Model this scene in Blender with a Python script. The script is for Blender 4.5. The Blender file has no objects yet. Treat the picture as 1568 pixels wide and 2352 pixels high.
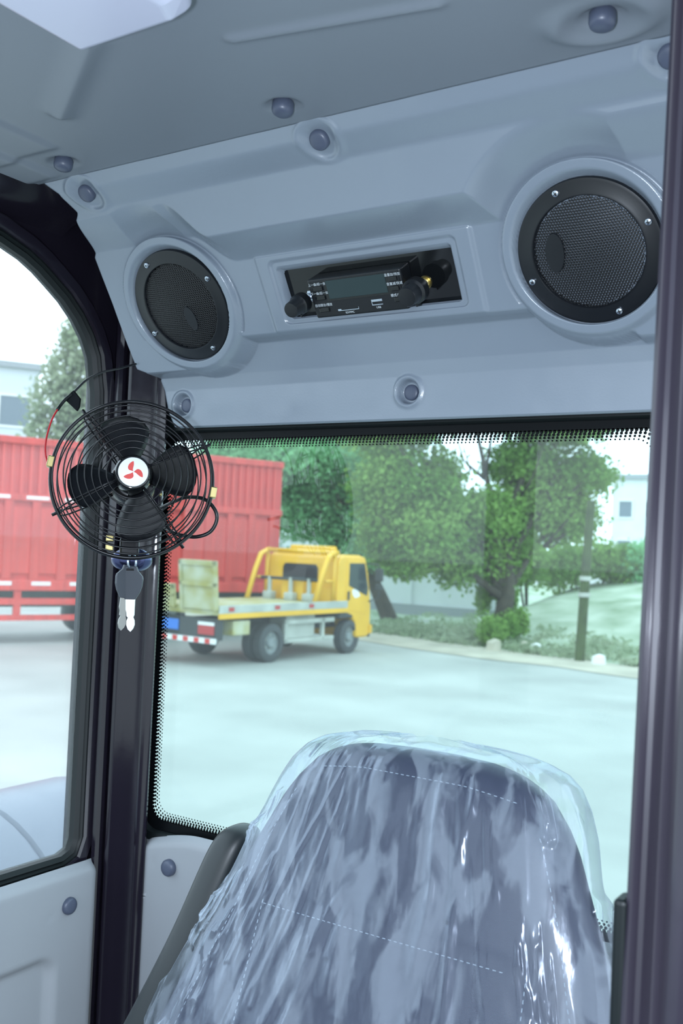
import bpy, bmesh, math, random
import numpy as np
from mathutils import Vector, Matrix
random.seed(7); rng = np.random.default_rng(7)
scene = bpy.context.scene
COL = scene.collection
PI = math.pi

# ------------------------------------------------------------------ camera
F_PX, YAW, PITCH, ROLL = 2300.0, math.radians(33.1), math.radians(1.8), math.radians(2.5)
EYE = Vector((0, 0, 2.45))
fwd = Vector((-math.sin(YAW)*math.cos(PITCH), math.cos(YAW)*math.cos(PITCH), math.sin(PITCH)))
rt0 = Vector((math.cos(YAW), math.sin(YAW), 0)); up0 = rt0.cross(fwd)
RT = rt0*math.cos(ROLL)+up0*math.sin(ROLL); UP = -rt0*math.sin(ROLL)+up0*math.cos(ROLL)
cd = bpy.data.cameras.new('camera'); cam = bpy.data.objects.new('camera', cd); COL.objects.link(cam)
cam.matrix_world = Matrix(((RT.x, UP.x, -fwd.x, EYE.x), (RT.y, UP.y, -fwd.y, EYE.y), (RT.z, UP.z, -fwd.z, EYE.z), (0, 0, 0, 1)))
cd.sensor_fit = 'VERTICAL'; cd.sensor_height = 36; cd.sensor_width = 24; cd.lens = F_PX/2352*36
cd.clip_start = 0.02; cd.clip_end = 600
cd.dof.use_dof = True; cd.dof.focus_distance = 1.25; cd.dof.aperture_fstop = 8
scene.camera = cam
# ------------------------------------------------------------------ overcast sky, camera flash, exposure
world = bpy.data.worlds.new('overcast'); scene.world = world; world.use_nodes = True
bg = world.node_tree.nodes['Background']; bg.inputs[0].default_value = (0.84, 0.98, 1.12, 1); bg.inputs[1].default_value = 2.5
fl = bpy.data.lights.new('camera_flash', 'POINT'); fl.energy = 38.0; fl.color = (0.76, 0.86, 1.0); fl.shadow_soft_size = 0.02
flo = bpy.data.objects.new('camera_flash', fl); COL.objects.link(flo)
flo.location = EYE - RT*0.085 - UP*0.01 + fwd*0.02
vs = scene.view_settings
vs.view_transform = 'Standard'; vs.look = 'None'; vs.exposure = 0.0; vs.gamma = 1.0; vs.use_curve_mapping = False

# ------------------------------------------------------------------ helpers
def nd(nt, typ, **kw):
    n = nt.nodes.new(typ)
    for k, v in kw.items():
        if k.startswith('i_'): n.inputs[k[2:].replace('_', ' ')].default_value = v
        else: setattr(n, k, v)
    return n
def mat(name, col, rough=0.5, metal=0.0, spec=0.5, bump=None, var=None, coat=0.0, sheen=0, scale_vec=None, col2=None, trans=0.0):
    m = bpy.data.materials.new(name); m.use_nodes = True; nt = m.node_tree
    b = nt.nodes['Principled BSDF']
    c = (*col, 1) if len(col) == 3 else col
    b.inputs['Base Color'].default_value = c; b.inputs['Roughness'].default_value = rough
    b.inputs['Metallic'].default_value = metal; b.inputs['Specular IOR Level'].default_value = spec
    b.inputs['Coat Weight'].default_value = coat; b.inputs['Coat Roughness'].default_value = 0.08
    if trans: b.inputs['Transmission Weight'].default_value = trans
    tc = None
    if bump or var:
        tc = nd(nt, 'ShaderNodeTexCoord'); mp = nd(nt, 'ShaderNodeMapping'); nt.links.new(tc.outputs['Object'], mp.inputs[0])
        if scale_vec: mp.inputs['Scale'].default_value = scale_vec
    if var:                                         # (scale, amount) colour variation; or to col2
        n = nd(nt, 'ShaderNodeTexNoise'); n.inputs['Scale'].default_value = var[0]; n.inputs['Detail'].default_value = 6
        nt.links.new(mp.outputs[0], n.inputs[0])
        r = nd(nt, 'ShaderNodeValToRGB'); r.color_ramp.elements[0].position = 0.32; r.color_ramp.elements[1].position = 0.68
        d = var[1]
        r.color_ramp.elements[0].color = (*[x*(1-d) for x in col[:3]], 1)
        r.color_ramp.elements[1].color = (*(col2 if col2 else [min(1, x*(1+d)) for x in col[:3]]), 1)
        nt.links.new(n.outputs[0], r.inputs[0]); nt.links.new(r.outputs[0], b.inputs['Base Color'])
    if bump:                                        # (kind, scale, strength)
        n = nd(nt, 'ShaderNodeTexVoronoi' if bump[0] == 'v' else 'ShaderNodeTexNoise'); n.inputs['Scale'].default_value = bump[1]
        if bump[0] == 'n': n.inputs['Detail'].default_value = 4
        nt.links.new(mp.outputs[0], n.inputs['Vector'])
        bp = nd(nt, 'ShaderNodeBump'); bp.inputs['Strength'].default_value = bump[2]; bp.inputs['Distance'].default_value = 0.1/bump[1]
        nt.links.new(n.outputs[0], bp.inputs['Height']); nt.links.new(bp.outputs[0], b.inputs['Normal'])
    return m
def glass_mat(name, tint, haze, hazecol, rough=0.0, ior=1.5, boost=1.0, bump=None):
    m = bpy.data.materials.new(name); m.use_nodes = True; nt = m.node_tree; nt.nodes.clear()
    out = nd(nt, 'ShaderNodeOutputMaterial'); tr = nd(nt, 'ShaderNodeBsdfTransparent'); tr.inputs[0].default_value = (*tint, 1)
    gl = nd(nt, 'ShaderNodeBsdfGlossy'); gl.inputs['Roughness'].default_value = rough; gl.inputs[0].default_value = (1, 1, 1, 1)
    di = nd(nt, 'ShaderNodeBsdfTranslucent'); di.inputs[0].default_value = (*hazecol, 1)
    df = nd(nt, 'ShaderNodeBsdfDiffuse'); df.inputs[0].default_value = (*hazecol, 1)
    mh = nd(nt, 'ShaderNodeMixShader'); mh.inputs[0].default_value = 0.5
    nt.links.new(di.outputs[0], mh.inputs[1]); nt.links.new(df.outputs[0], mh.inputs[2])
    m1 = nd(nt, 'ShaderNodeMixShader'); m1.inputs[0].default_value = haze
    nt.links.new(tr.outputs[0], m1.inputs[1]); nt.links.new(mh.outputs[0], m1.inputs[2])
    fr = nd(nt, 'ShaderNodeFresnel'); fr.inputs[0].default_value = ior
    mu = nd(nt, 'ShaderNodeMath', operation='MULTIPLY', use_clamp=True); mu.inputs[1].default_value = boost
    nt.links.new(fr.outputs[0], mu.inputs[0])
    m2 = nd(nt, 'ShaderNodeMixShader'); nt.links.new(mu.outputs[0], m2.inputs[0])
    nt.links.new(m1.outputs[0], m2.inputs[1]); nt.links.new(gl.outputs[0], m2.inputs[2]); nt.links.new(m2.outputs[0], out.inputs[0])
    if bump:
        tc = nd(nt, 'ShaderNodeTexCoord'); mp = nd(nt, 'ShaderNodeMapping'); mp.inputs['Scale'].default_value = bump[2]
        n = nd(nt, 'ShaderNodeTexNoise'); n.inputs['Scale'].default_value = bump[0]; n.inputs['Detail'].default_value = 3
        nt.links.new(tc.outputs['Object'], mp.inputs[0]); nt.links.new(mp.outputs[0], n.inputs['Vector'])
        bp = nd(nt, 'ShaderNodeBump'); bp.inputs['Strength'].default_value = bump[1]; bp.inputs['Distance'].default_value = 0.004
        nt.links.new(n.outputs[0], bp.inputs['Height'])
        for x in (gl, fr): nt.links.new(bp.outputs[0], x.inputs['Normal'])
    return m

def film_mat():
    m = bpy.data.materials.new('clear_film'); m.use_nodes = True; nt = m.node_tree; nt.nodes.clear()
    out = nd(nt, 'ShaderNodeOutputMaterial'); tr = nd(nt, 'ShaderNodeBsdfTransparent'); tr.inputs[0].default_value = (0.94, 0.975, 0.985, 1)
    gl = nd(nt, 'ShaderNodeBsdfGlossy'); gl.inputs['Roughness'].default_value = 0.17; gl.inputs[0].default_value = (0.50, 0.55, 0.64, 1)
    df = nd(nt, 'ShaderNodeBsdfDiffuse'); tl = nd(nt, 'ShaderNodeBsdfTranslucent'); mh = nd(nt, 'ShaderNodeMixShader'); mh.inputs[0].default_value = 0.45
    for x in (df, tl): x.inputs[0].default_value = (0.62, 0.70, 0.80, 1)
    nt.links.new(df.outputs[0], mh.inputs[1]); nt.links.new(tl.outputs[0], mh.inputs[2])
    tc = nd(nt, 'ShaderNodeTexCoord'); mp = nd(nt, 'ShaderNodeMapping'); mp.inputs['Scale'].default_value = (1, 1, 0.09); nt.links.new(tc.outputs['Object'], mp.inputs[0])
    n1 = nd(nt, 'ShaderNodeTexNoise'); n1.inputs['Scale'].default_value = 34; n1.inputs['Detail'].default_value = 5; n1.inputs['Distortion'].default_value = 0.6; nt.links.new(mp.outputs[0], n1.inputs['Vector'])
    rp = nd(nt, 'ShaderNodeValToRGB'); rp.color_ramp.elements[0].position = 0.47; rp.color_ramp.elements[1].position = 0.56; rp.color_ramp.elements[0].color = (0.02, 0.02, 0.02, 1); rp.color_ramp.elements[1].color = (0.30, 0.30, 0.30, 1)
    nt.links.new(n1.outputs[0], rp.inputs[0])
    lw = nd(nt, 'ShaderNodeLayerWeight'); lw.inputs[0].default_value = 0.5; pw = nd(nt, 'ShaderNodeMath', operation='POWER'); pw.inputs[1].default_value = 4.0; nt.links.new(lw.outputs['Facing'], pw.inputs[0])
    pm = nd(nt, 'ShaderNodeMath', operation='MULTIPLY_ADD', use_clamp=True); pm.inputs[1].default_value = 0.55; nt.links.new(pw.outputs[0], pm.inputs[0]); nt.links.new(rp.outputs[0], pm.inputs[2])
    m1 = nd(nt, 'ShaderNodeMixShader'); nt.links.new(pm.outputs[0], m1.inputs[0]); nt.links.new(tr.outputs[0], m1.inputs[1]); nt.links.new(mh.outputs[0], m1.inputs[2])
    fr = nd(nt, 'ShaderNodeFresnel'); fr.inputs[0].default_value = 1.36
    mu = nd(nt, 'ShaderNodeMath', operation='MULTIPLY', use_clamp=True); mu.inputs[1].default_value = 1.5; nt.links.new(fr.outputs[0], mu.inputs[0])
    mn = nd(nt, 'ShaderNodeMath', operation='MINIMUM'); mn.inputs[1].default_value = 0.20; nt.links.new(mu.outputs[0], mn.inputs[0])
    m2 = nd(nt, 'ShaderNodeMixShader'); nt.links.new(mn.outputs[0], m2.inputs[0]); nt.links.new(m1.outputs[0], m2.inputs[1]); nt.links.new(gl.outputs[0], m2.inputs[2]); nt.links.new(m2.outputs[0], out.inputs[0])
    mp2 = nd(nt, 'ShaderNodeMapping'); mp2.inputs['Scale'].default_value = (1, 1, 0.2); nt.links.new(tc.outputs['Object'], mp2.inputs[0])
    n2 = nd(nt, 'ShaderNodeTexNoise'); n2.inputs['Scale'].default_value = 70; n2.inputs['Detail'].default_value = 3; nt.links.new(mp2.outputs[0], n2.inputs['Vector'])
    bp = nd(nt, 'ShaderNodeBump'); bp.inputs['Strength'].default_value = 0.2; bp.inputs['Distance'].default_value = 0.003; nt.links.new(n2.outputs[0], bp.inputs['Height'])
    for x in (gl, fr): nt.links.new(bp.outputs[0], x.inputs['Normal'])
    return m
class MB:
    """collects geometry; build() links it as ONE mesh object"""
    def __init__(s): s.v = []; s.f = []
    def add(s, vs, fs, M=None):
        o = len(s.v)
        for p in vs:
            p = Vector(p)
            s.v.append(tuple(M @ p) if M is not None else tuple(p))
        for f in fs: s.f.append(tuple(i+o for i in f))
        return s
    def box(s, x0, x1, y0, y1, z0, z1, M=None, b=0.0):
        if b <= 0:
            vs = [(x, y, z) for x in (x0, x1) for y in (y0, y1) for z in (z0, z1)]
            return s.add(vs, [(0, 1, 3, 2), (4, 6, 7, 5), (0, 4, 5, 1), (2, 3, 7, 6), (0, 2, 6, 4), (1, 5, 7, 3)], M)
        bm = bmesh.new(); bmesh.ops.create_cube(bm, size=1)
        for v in bm.verts: v.co = Vector(((x0+x1)/2+v.co.x*(x1-x0), (y0+y1)/2+v.co.y*(y1-y0), (z0+z1)/2+v.co.z*(z1-z0)))
        bmesh.ops.bevel(bm, geom=bm.edges[:], offset=b, segments=2, affect='EDGES', profile=0.5)
        bm.verts.index_update(); vs = [v.co.copy() for v in bm.verts]; fs = [[v.index for v in f.verts] for f in bm.faces]; bm.free()
        return s.add(vs, fs, M)
    def tube(s, pts, r, n=6, M=None, closed=False):
        pts = [Vector(p) for p in pts]; k = len(pts); rs = r if isinstance(r, (list, tuple)) else [r]*k
        vs = []; fs = []; prev = None
        for i, p in enumerate(pts):
            if closed: t = (pts[(i+1) % k]-pts[i-1])
            else: t = pts[min(i+1, k-1)]-pts[max(i-1, 0)]
            t.normalize()
            if prev is None:
                a = Vector((0, 0, 1)) if abs(t.z) < 0.9 else Vector((1, 0, 0)); u = t.cross(a).normalized()
            else:
                u = prev-t*prev.dot(t); u.normalize()
            prev = u; w = t.cross(u)
            for j in range(n):
                an = 2*PI*j/n; vs.append(p+(u*math.cos(an)+w*math.sin(an))*rs[i])
        for i in range(k if closed else k-1):
            for j in range(n):
                a = i*n+j; b = i*n+(j+1) % n; c = ((i+1) % k)*n+(j+1) % n; d = ((i+1) % k)*n+j; fs.append((a, b, c, d))
        if not closed: fs.append(tuple(range(n-1, -1, -1))); fs.append(tuple((k-1)*n+j for j in range(n)))
        return s.add(vs, fs, M)
    def lathe(s, prof, n=32, M=None, a0=0, a1=2*PI, cap0=True, cap1=True):   # prof: (r,z) about local z
        full = abs(a1-a0-2*PI) < 1e-6; m = n if full else n+1; vs = []; fs = []
        for (r, z) in prof:
            for j in range(m):
                a = a0+(a1-a0)*j/n; vs.append((r*math.cos(a), r*math.sin(a), z))
        for i in range(len(prof)-1):
            for j in range(n):
                j2 = (j+1) % m; fs.append((i*m+j, i*m+j2, (i+1)*m+j2, (i+1)*m+j))
        if full and cap0: fs.append(tuple(range(m-1, -1, -1)))
        if full and cap1: fs.append(tuple((len(prof)-1)*m+j for j in range(m)))
        return s.add(vs, fs, M)
    def prism(s, poly, h0, h1, M=None):              # poly in xy, extruded z h0..h1
        n = len(poly); vs = [(x, y, h0) for x, y in poly]+[(x, y, h1) for x, y in poly]
        fs = [tuple(range(n-1, -1, -1)), tuple(range(n, 2*n))]+[(i, (i+1) % n, n+(i+1) % n, n+i) for i in range(n)]
        return s.add(vs, fs, M)
    def ring(s, A, B):                               # quads between two matching closed 3D loops
        n = len(A); o = len(s.v); s.v += [tuple(p) for p in A]+[tuple(p) for p in B]
        s.f += [(o+i, o+(i+1) % n, o+n+(i+1) % n, o+n+i) for i in range(n)]
        return s
    def build(s, name, m, parent=None, smooth=False, angle=None):
        me = bpy.data.meshes.new(name); me.from_pydata(s.v, [], s.f); me.update()
        return obj(name, me, m, parent, smooth, angle)
def obj(name, me, m, parent=None, smooth=False, angle=None):
    if m: me.materials.append(m)
    if smooth or angle:
        me.polygons.foreach_set('use_smooth', [True]*len(me.polygons))
        if angle: me.set_sharp_from_angle(angle=math.radians(angle))
    o = bpy.data.objects.new(name, me); COL.objects.link(o)
    if parent is not None: o.parent = parent
    return o
def fixn(o):
    bm = bmesh.new(); bm.from_mesh(o.data); bmesh.ops.recalc_face_normals(bm, faces=bm.faces[:]); bm.to_mesh(o.data); bm.free(); return o
def tag(o, label=None, cat=None, group=None, kind=None):
    if label: o['label'] = label
    if cat: o['category'] = cat
    if group: o['group'] = group
    if kind: o['kind'] = kind
    return o
def thing(name, label, cat, M=None, group=None, kind=None):
    o = bpy.data.objects.new(name, None); COL.objects.link(o); o.empty_display_size = 0.05
    if M is not None: o.matrix_world = M if isinstance(M, Matrix) else Matrix.Translation(M)
    return tag(o, label, cat, group, kind)
def frame(o, x, y, z):
    x, y, z = Vector(x).normalized(), Vector(y).normalized(), Vector(z).normalized()
    return Matrix(((x[0], y[0], z[0], o[0]), (x[1], y[1], z[1], o[1]), (x[2], y[2], z[2], o[2]), (0, 0, 0, 1)))
def grid_mesh(name, X, Y, Z):
    h, w = X.shape; co = np.stack([X, Y, Z], -1).reshape(-1, 3).astype(np.float32)
    i = np.arange(h*w).reshape(h, w); q = np.stack([i[:-1, :-1], i[:-1, 1:], i[1:, 1:], i[1:, :-1]], -1).reshape(-1, 4)
    return raw_mesh(name, co, q)
def raw_mesh(name, co, q):
    me = bpy.data.meshes.new(name); k = q.shape[1]; n = len(q)
    me.vertices.add(len(co)); me.vertices.foreach_set('co', co.astype(np.float32).ravel())
    me.loops.add(n*k); me.loops.foreach_set('vertex_index', q.astype(np.int32).ravel())
    me.polygons.add(n); me.polygons.foreach_set('loop_start', (np.arange(n)*k).astype(np.int32))
    me.update(calc_edges=True); me.validate(); return me
def sstep(a, b, x):
    t = np.clip((x-a)/(b-a), 0, 1); return t*t*(3-2*t)
def vnoise(x, y, seed=0):
    r = np.random.default_rng(seed).random((257, 257)); xi = np.floor(x).astype(int); yi = np.floor(y).astype(int)
    fx = x-xi; fy = y-yi; fx = fx*fx*(3-2*fx); fy = fy*fy*(3-2*fy); xi %= 256; yi %= 256
    return (r[yi, xi]*(1-fx)+r[yi, xi+1]*fx)*(1-fy)+(r[yi+1, xi]*(1-fx)+r[yi+1, xi+1]*fx)*fy
def T(x, y, z): return Matrix.Translation((x, y, z))
def Rz(a): return Matrix.Rotation(a, 4, 'Z')
def Rx(a): return Matrix.Rotation(a, 4, 'X')
def Ry(a): return Matrix.Rotation(a, 4, 'Y')

# ------------------------------------------------------------------ materials
M = {}
M['header'] = mat('grained_grey_plastic', (0.220, 0.260, 0.312), 0.24, spec=0.7, bump=('n', 420, 0.42))
M['liner'] = mat('grained_roof_plastic', (0.185, 0.210, 0.246), 0.42, bump=('n', 380, 0.3))
M['trim'] = mat('pale_grey_trim', (0.31, 0.33, 0.355), 0.5, bump=('n', 400, 0.12))
M['cap'] = mat('blue_grey_cap', (0.075, 0.09, 0.135), 0.38)
M['paint'] = mat('dark_cab_paint', (0.012, 0.010, 0.017), 0.14, spec=0.5, coat=0.3, bump=('n', 60, 0.05))
M['paintR'] = mat('dark_purple_paint', (0.026, 0.022, 0.033), 0.3, coat=0.3, var=(14, 0.25), scale_vec=(1, 1, 0.2))
M['rubber'] = mat('black_rubber', (0.006, 0.009, 0.010), 0.45, spec=0.3)
M['black'] = mat('black_plastic', (0.008, 0.0095, 0.012), 0.35)
M['blackgloss'] = mat('glossy_black', (0.006, 0.007, 0.008), 0.06)
M['spk'] = mat('speaker_flange_black', (0.0075, 0.009, 0.012), 0.32, bump=('n', 500, 0.08))
M['mesh'] = mat('speaker_mesh_black', (0.0065, 0.007, 0.009), 0.3)
M['dark'] = mat('dark_void', (0.003, 0.003, 0.004), 0.8)
M['chrome'] = mat('zinc_steel', (0.62, 0.68, 0.78), 0.2, metal=1.0)
M['brass'] = mat('brass', (0.55, 0.45, 0.2), 0.3, metal=1.0)
M['white'] = mat('white_badge', (0.8, 0.83, 0.86), 0.35)
M['redprint'] = mat('red_print', (0.62, 0.05, 0.04), 0.4)
M['redwire'] = mat('red_wire', (0.5, 0.02, 0.025), 0.4)
M['lens'] = mat('lamp_lens', (0.50, 0.52, 0.64), 0.22)
M['vinyl'] = mat('slate_vinyl', (0.040, 0.045, 0.076), 0.42, bump=('n', 500, 0.05))
M['thread'] = mat('grey_thread', (0.30, 0.35, 0.42), 0.7)
M['armpad'] = mat('black_grained_pad', (0.016, 0.02, 0.022), 0.42, bump=('n', 600, 0.3))
M['film'] = film_mat()
M['pane'] = glass_mat('dusty_window_pane', (0.76, 0.95, 0.93), 0.045, (0.75, 0.85, 0.85), ior=1.5, boost=0.8)
M['sidepane'] = glass_mat('side_window_pane', (0.93, 0.99, 0.99), 0.12, (0.8, 0.88, 0.88), ior=1.45, boost=0.8)
M['frit'] = mat('black_ceramic_print', (0.004, 0.005, 0.006), 0.35, spec=0.12)
M['fan'] = mat('black_fan_enamel', (0.0045, 0.005, 0.007), 0.28, spec=0.4)
M['print'] = mat('white_lettering', (0.62, 0.68, 0.72), 0.6)
M['screen'] = mat('dark_display', (0.012, 0.03, 0.034), 0.05)

# ------------------------------------------------------------------ the cab shell
ZR = 2.913                                            # roof liner height
TILT = math.radians(33); TT = math.tan(TILT); CT, ST = math.cos(TILT), math.sin(TILT)
PN = Vector((0, -CT, -ST)); PU = Vector((0, -ST, CT))     # header face: normal and up
SPK = [Vector((-0.960, 1.04, 2.773)), Vector((-0.373, 1.04, 2.777))]
RADIO = Vector((-0.658, 1.0413, 2.773))
R_SPK = 0.0805

def cap_prof(r=0.0125, h=0.007):
    return [(r*0.9, -0.004), (r, -0.002), (r, h*0.55), (r*0.9, h*0.85), (r*0.7, h), (r*0.35, h*1.08), (0.0001, h*1.1)]
def cap(name, P, N, parent, r=0.0125, h=0.007):
    N = Vector(N).normalized(); a = Vector((1, 0, 0)) if abs(N.x) < 0.9 else Vector((0, 1, 0)); y = N.cross(a).normalized(); x = y.cross(N)
    o = MB().lathe(cap_prof(r, h), 24, cap1=False).build(name, M['cap'], parent, angle=50)
    o.matrix_world = frame(P, x, y, N); return o

# ceiling: roof liner as a moulded sheet
gx = np.linspace(-1.082, -0.16, 232); gy = np.linspace(-0.42, 0.886, 330)
GX, GY = np.meshgrid(gx, gy); GZ = np.full_like(GX, ZR)
def segd(X, Y, a, b):
    ax, ay = a; bx, by = b; t = np.clip(((X-ax)*(bx-ax)+(Y-ay)*(by-ay))/((bx-ax)**2+(by-ay)**2), 0, 1)
    return np.hypot(X-ax-t*(bx-ax), Y-ay-t*(by-ay)), t
d, t = segd(GX, GY, (-0.72, 0.637), (-0.872, 0.735)); GZ -= 0.009*np.exp(-(d/0.0125)**2)
GZ += 0.006*sstep(0.03, 0.0, np.abs(GX+0.80)+np.abs(GY-0.70)-0.05)*0
side = sstep(-0.985, -1.0, GX+0.10*sstep(0.70, 0.83, GY)); GZ -= 0.004*sstep(-0.95, -0.962, GX)*sstep(0.81, 0.795, GY)
GZ -= 0.005*sstep(-1.02, -1.035, GX)*sstep(0.88, 0.86, GY)
d, t = segd(GX, GY, (-0.60, 0.70), (-0.405, 0.737)); GZ -= 0.004*np.exp(-(d/0.006)**2)
CEIL_CAPS = [(-0.291, 0.824), (-0.643, 0.838), (-0.987, 0.841)]
for k, (cx, cy) in enumerate(CEIL_CAPS):
    r = np.hypot(GX-cx, (GY-cy)*1.25)
    if k == 0: GZ -= 0.007*np.exp(-((r-0.042)/0.012)**2)*sstep(-0.02, 0.02, GY-cy+0.02)
    GZ += 0.005*sstep(0.024, 0.013, r)
GZ[-1, :] += 0.008
ceiling = obj('ceiling', grid_mesh('ceiling', GX, GY, GZ), M['liner'], smooth=True); tag(ceiling, kind='structure')
for cx, cy in CEIL_CAPS: cap('fastener_cap', (cx, cy, ZR+0.001), (0, -0.15, -1), ceiling, r=0.0118, h=0.011)
tag(MB().box(-1.24, -0.12, -0.46, 1.26, 2.955, 3.0).build('trim_1', M['paint']), 'dark painted roof shell above the grey roof liner', kind='structure')

# ---- rear header panel: moulded plastic sheet with speaker pods, radio bay, cap dishes
Us = [(2.60, 1.09), (2.74, 1.008), (2.80, 0.972), (2.831, 0.954), (2.884, 0.927), (2.898, 0.894), (2.913, 0.882), (2.93, 0.870)]
zt = np.linspace(2.60, 2.93, 400); ut = np.interp(zt, [a for a, b in Us], [b for a, b in Us])
ker = np.exp(-(np.arange(-20, 21)/2.8)**2); ker /= ker.sum(); ut = np.convolve(np.pad(ut, 20, 'edge'), ker, 'valid')
NXH, NZH = 470, 300
zz = np.linspace(2.616, ZR, NZH)
xl = np.interp(zz, [2.60, 2.64, 2.675, 2.688, 2.694, 2.70, 2.74, 2.786, 2.845, 2.874, 2.885, 2.90, 2.913], [-1.05, -1.072, -1.080, -1.084, -1.080, -1.097, -1.098, -1.097, -1.098, -1.070, -1.060, -1.061, -1.078])
xl = np.minimum(xl, -1.05)
ss = np.linspace(0, 1, NXH)
HZ = np.repeat(zz[:, None], NXH, 1); HX = xl[:, None]*(1-ss[None])+(-0.20)*ss[None]
U = np.interp(HZ, zt, ut); P = 1.04+(2.775-HZ)*TT
Lw = np.interp(HZ, [2.60, 2.625, 2.672, 2.69, 2.735, 2.80], [1.139, 1.137, 1.133, 1.127, 1.100, 1.07])
v = (HZ-2.775)/CT
outer = np.maximum(sstep(-0.84, -0.905, HX), sstep(-0.455, -0.39, HX))
zp = 2.816+0.034*outer; zc = zp+0.016+0.010*outer
zk = 2.729-0.036*np.maximum(sstep(-0.93, -0.96, HX), sstep(-0.36, -0.33, HX))
dT = HZ-zp; wT = (zc-zp)
mtop = 1-(0.4*sstep(0, 1, dT/wT)+0.6*np.clip(dT/wT, 0, 1))                              # 1 in panel
dc = np.minimum(*[np.hypot(HX-s.x, (HZ-s.z)/CT)-0.1005 for s in SPK])
mtop = np.maximum(mtop, 1-sstep(0.0, 0.03, dc))
mup = mtop
body = np.minimum(dc, zk-HZ)                              # <0 : panel (above the crease or in a pod)
mbot = 1-sstep(-0.0006, 0.0022, body)
Yh = U+(P-U)*mup
Yh = np.where(HZ < 2.80, Yh*mbot+Lw*(1-mbot), Yh)
# pods: rounded ring, outer groove, seat
for s in SPK:
    r = np.hypot(HX-s.x, (HZ-s.z)/CT)
    Yh -= 0.010*sstep(0.0995, 0.095, r)*sstep(0.0815, 0.086, r)*mbot
    Yh += 0.0028*np.exp(-((r-0.1005)/0.0016)**2)*mbot*(HZ > 2.735)
    Yh += 0.006*sstep(0.0835, 0.0815, r)
# radio bay: raised plateau, inset border, opening
uu = HX-RADIO.x; vv = (HZ-RADIO.z)/CT
Yh -= 0.0045*sstep(0.158, 0.150, np.abs(uu))*sstep(0.055, 0.048, vv)*mbot
def rrect(u, v, a, b, r):
    qx = np.abs(u)-a+r; qy = np.abs(v)-b+r
    return np.hypot(np.maximum(qx, 0), np.maximum(qy, 0))+np.minimum(np.maximum(qx, qy), 0)-r
Yh += 0.004*sstep(0.0012, -0.0012, rrect(uu, vv, 0.1335, 0.0425, 0.008))
Yh += 0.022*sstep(0.0006, -0.0008, rrect(uu, vv, 0.1238, 0.0345, 0.004))
# dishes for the caps
HC = [(-0.638, 2.8985, 1), (-1.011, 2.897, 1), (-0.252, 2.902, 1), (-1.035, 2.650, 0), (-0.644, 2.652, 0)]
for cx, cz, t_ in HC:
    r = np.hypot(HX-cx, (HZ-cz)*(1.75 if t_ else 1.0))
    if t_: Yh += 0.009*sstep(0.025, 0.013, r)*sstep(ZR-0.001, ZR-0.007, HZ)-0.0025*np.exp(-((r-0.027)/0.004)**2)
    else: Yh += 0.010*sstep(0.0165, 0.013, r)-0.003*np.exp(-((r-0.019)/0.003)**2)
Yh += 0.0006*(vnoise(HX*40, HZ*40, 3)-0.5)
# lip at the lower edge and turned-back left edge
Yh[0, :] += 0.012
Yh[:, 0] += 0.05; Yh[:, 1] += 0.02; Yh[:, 2] += 0.006; Yh[:, 3] += 0.002
header = obj('rear_header_panel', grid_mesh('header_skin', HX[:, ::-1], Yh[:, ::-1], HZ[:, ::-1]), M['header'], smooth=True)
tag(header, 'moulded grey plastic panel above the rear window holding the speakers and radio', 'trim panel')
def hy(x, z):
    j = np.argmin(np.abs(zz-z)); i = np.argmin(np.abs(HX[j]-x)); return Yh[j, i]
for cx, cz, t_ in HC:
    y = hy(cx, cz)
    if t_: cap('fastener_cap', (cx, y-0.002, cz+0.001), (0, -0.72, -0.69), header, r=0.0118, h=0.007)
    else: cap('fastener_cap', (cx, y-0.0005, cz), (0, -1, -0.05), header, r=0.0105, h=0.004)

# ---- left side: wall with door opening
def arch():
    pts = [(1.08, 1.985), (1.08, 2.3), (1.08, 2.55), (1.079, 2.62), (1.0765, 2.667), (1.0665, 2.719), (1.052, 2.747), (1.032, 2.772), (1.007, 2.794), (0.979, 2.812), (0.956, 2.826), (0.93, 2.838), (0.885, 2.851), (0.82, 2.862), (0.70, 2.866), (0.3, 2.866), (0.0, 2.866), (-0.13, 2.84), (-0.19, 2.78), (-0.20, 2.70), (-0.20, 2.3), (-0.20, 1.99), (-0.195, 1.97), (-0.18, 1.96), (0.3, 1.96), (0.8, 1.96), (1.055, 1.96), (1.073, 1.967)]
    return pts
def offs(pts, d):
    n = len(pts); out = []
    for i in range(n):
        a = Vector(pts[i-1]); b = Vector(pts[(i+1) % n]); t = (b-a).normalized(); out.append((pts[i][0]+t.y*d, pts[i][1]-t.x*d))
    return out
AR = arch()
def loop(d, x): return [(x, y, z) for y, z in offs(AR, d)]
door = thing('door_1', 'left cab door with an arched window and a pale lower trim', None, (-1.165, 0.45, 1.3), kind='structure')
def W(o, root): o.matrix_parent_inverse = root.matrix_basis.inverted(); return o
g = MB(); g.f.append(tuple(range(len(AR)))); g.v += [(-1.172, y, z) for y, z in AR]
W(g.build('pane', M['sidepane'], door), door)
s = MB(); s.ring(loop(-0.003, -1.178), loop(-0.003, -1.162)); s.ring(loop(-0.003, -1.162), loop(0.003, -1.157)); s.ring(loop(0.003, -1.157), loop(0.006, -1.160)); s.ring(loop(0.006, -1.160), loop(0.009, -1.156)); s.ring(loop(0.009, -1.156), loop(0.013, -1.158)); s.ring(loop(0.013, -1.158), loop(0.013, -1.175))
W(s.build('rubber_seal', M['rubber'], door, angle=40), door)
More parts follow.
